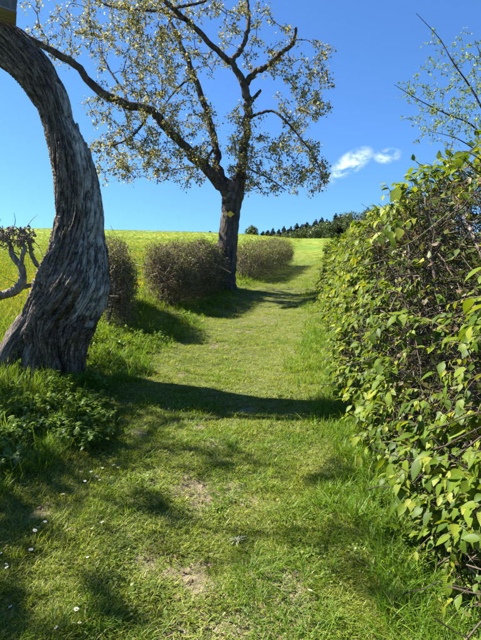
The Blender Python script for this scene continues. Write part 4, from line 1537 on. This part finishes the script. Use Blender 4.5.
firs = [(268, 230, 11), (273, 228, 10), (279, 229, 10), (284, 226, 11), (291, 226, 11), (297, 223, 12), (302, 224, 10), (307, 222, 11), (316, 219, 12), (322, 217, 12), (336, 213, 12), (368, 207, 14), (376, 206, 13), (386, 205, 14), (398, 203, 14), (412, 200, 15)]
firs += [(px + 3.2, py + 3 + (i * 7 % 4), w) for i, (px, py, w) in enumerate(firs[:11])] + [(263, 231, 9), (288, 229, 10), (313, 224, 11), (327, 219, 11)] + [(266 + 6.3 * k, 232 - .28 * 6.3 * k * .75 + (k * 5 % 3), 11) for k in range(13)]
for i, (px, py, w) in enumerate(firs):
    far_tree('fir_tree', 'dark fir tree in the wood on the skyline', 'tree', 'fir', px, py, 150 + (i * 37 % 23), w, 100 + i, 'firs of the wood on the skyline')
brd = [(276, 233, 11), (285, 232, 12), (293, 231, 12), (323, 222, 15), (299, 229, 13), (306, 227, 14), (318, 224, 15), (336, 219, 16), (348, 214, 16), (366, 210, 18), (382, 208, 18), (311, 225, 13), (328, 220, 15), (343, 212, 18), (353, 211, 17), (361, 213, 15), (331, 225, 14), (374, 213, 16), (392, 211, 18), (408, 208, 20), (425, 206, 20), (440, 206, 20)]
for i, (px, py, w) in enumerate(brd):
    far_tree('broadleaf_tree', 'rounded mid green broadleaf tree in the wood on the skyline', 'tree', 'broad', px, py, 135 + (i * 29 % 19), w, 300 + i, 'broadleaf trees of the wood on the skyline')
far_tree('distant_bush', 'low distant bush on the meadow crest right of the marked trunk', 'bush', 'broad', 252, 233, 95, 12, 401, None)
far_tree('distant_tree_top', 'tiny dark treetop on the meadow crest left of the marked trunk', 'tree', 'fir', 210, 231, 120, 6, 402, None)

# ------------------------------------------------------------------ small things on the ground
dz = empty('daisy', (0, 0, 0))
pv, pf = leaf_template(3, 0.34, 0.1, 0.05, 1.1)
n = 16
a = np.arange(n) * 2 * math.pi / n
d_ = np.stack([np.cos(a), np.sin(a), np.full(n, .12)], 1)
V, F = place(pv, pf, basis(d_, np.array([[0, 0, 1.0]])), np.stack([np.cos(a) * .003, np.sin(a) * .003, np.full(n, .035)], 1), np.full(n, .0105))
d_pet = make_mesh('petals', V, F, M['petal'], False)
bm = bmesh.new()
bmesh.ops.create_uvsphere(bm, u_segments=10, v_segments=6, radius=.0042)
for v in bm.verts:
    v.co.z = v.co.z * .55 + .0365
d_cen = bpy.data.meshes.new('centre')
bm.to_mesh(d_cen)
bm.free()
d_cen.materials.append(M['yolk'])
V, F, _ = limb([(0, 0, -.01), (.002, .001, .015), (0, 0, .035)], [.0012, .0011, .001], 5, 6, 0, 1)
d_st = limb_mesh('stem', V, F, M['stem'])
bpy.data.objects.remove(dz)
DAISY = [(79, 475), (96, 481), (85, 486), (102, 473), (108, 476), (115, 469), (117, 473), (93, 533), (37, 534), (4, 571), (7, 592), (12, 614), (59, 632), (72, 629), (79, 631), (309, 600), (279, 504), (33, 538), (100, 485), (127, 462), (63, 500),
         (30, 556), (104, 527), (76, 617), (88, 561), (2, 560), (9, 576), (44, 528), (112, 482), (91, 478)]
for px, py in DAISY:
    p = gp(px, py)
    r_ = empty('daisy', p + np.array([0, 0, random.uniform(-.004, .012)]))
    r_.rotation_euler = (random.uniform(-.25, .45), random.uniform(-.4, .1), random.uniform(0, 6))
    s_ = random.uniform(.6, .95)
    r_.scale = (s_, s_, s_)
    tag(r_, 'small white daisy flowering in the short grass of the lane', 'daisy', 'daisies scattered in the grass of the lane')
    for nm, me in (('petals', d_pet), ('centre', d_cen), ('stem', d_st)):
        o = bpy.data.objects.new(nm, me)
        o.parent = r_
        col.objects.link(o)

# withered pale rosette in the middle of the lane
p = gp(237, 543)
n = 13
a = rng.uniform(0, 6.28, n)
d_ = np.stack([np.cos(a), np.sin(a), rng.uniform(.1, 1.2, n)], 1)
V, F = place(*leaf_template(5, .3, .6, .5, .8), basis(d_, np.array([[0, 0, 1.0]]) + rng.normal(0, .3, (n, 3))), np.tile(p + [0, 0, .005], (n, 1)), rng.uniform(.035, .065, n))
M['withered'] = leaf_mat('withered_leaf', [(0, (.22, .24, .12)), (1, (.42, .40, .26))], .3, (1, 1, .8), .05)
tag(add('withered_rosette', make_mesh('withered_rosette', V, F, M['withered'])), 'pale withered leaf rosette in the middle of the lane', 'plant')

# grey stone beside the root
p = gp(1, 360)
bm = bmesh.new()
bmesh.ops.create_icosphere(bm, subdivisions=4, radius=.085)
for v in bm.verts:
    k_ = float(fbm(np.array([list(v.co)]) * 9 + 5, 3)[0])
    v.co *= 1 + .35 * k_
    v.co.z *= .75
    v.co.z = max(v.co.z, -.05)
me = bpy.data.meshes.new('stone')
bm.to_mesh(me)
bm.free()
me.materials.append(M['stone'])
me.polygons.foreach_set('use_smooth', np.ones(len(me.polygons), dtype=bool))
o = add('stone', me, None, at(1, 352, p[1]))
o.location.z = p[2] + .06
tag(o, 'rounded grey stone lying by the root of the leaning tree', 'stone')

# leafy weeds one can tell apart at the foot of the old trunk
wl_m = [make_mesh('leaf', *leaf_template(6, w_, fo_, cu_, .7), M['leaf_weed']) for w_, fo_, cu_ in ((.55, .2, .3), (.5, .3, .2))]
for (px, py, hh) in [(31, 372, .26), (18, 380, .3), (44, 384, .22), (8, 392, .28), (57, 392, .2), (28, 398, .24), (70, 398, .18), (46, 408, .2), (6, 372, .28), (16, 412, .22)]:
    g = gp(px, py)
    r_ = empty('broadleaf_weed', g)
    tag(r_, 'upright broad-leaved green weed at the foot of the old trunk', 'weed', 'broad-leaved weeds at the foot of the old trunk')
    tip = np.array([random.uniform(-.05, .08), random.uniform(-.08, .02), hh])
    V, F, P = limb([g + [0, 0, -.03], g + tip * .5 + [.01, 0, 0], g + tip], [.003, .0026, .0016], 5, 10, 0, px)
    add('stem', limb_mesh('stem', V, F, M['stem']), r_)
    nl = 9
    for j in range(nl):
        f = .3 + .7 * j / (nl - 1)
        b = j * 2.4 + random.uniform(-.3, .3)
        dv = np.array([[math.cos(b), math.sin(b), random.uniform(-.1, .5)]])
        bmx = basis(dv, np.array([[0, 0, 1.0]]))[0]
        o = bpy.data.objects.new('leaf', wl_m[j % 2])
        o.parent = r_
        pp = P[int(f * 9)] - g
        o.matrix_local = Matrix.Translation(Vector(pp)) @ Matrix([[*bmx[0], 0], [*bmx[1], 0], [*bmx[2], 0], [0, 0, 0, 1]]) @ Matrix.Scale(random.uniform(.04, .062) * (1.15 - .4 * f), 4)
        col.objects.link(o)
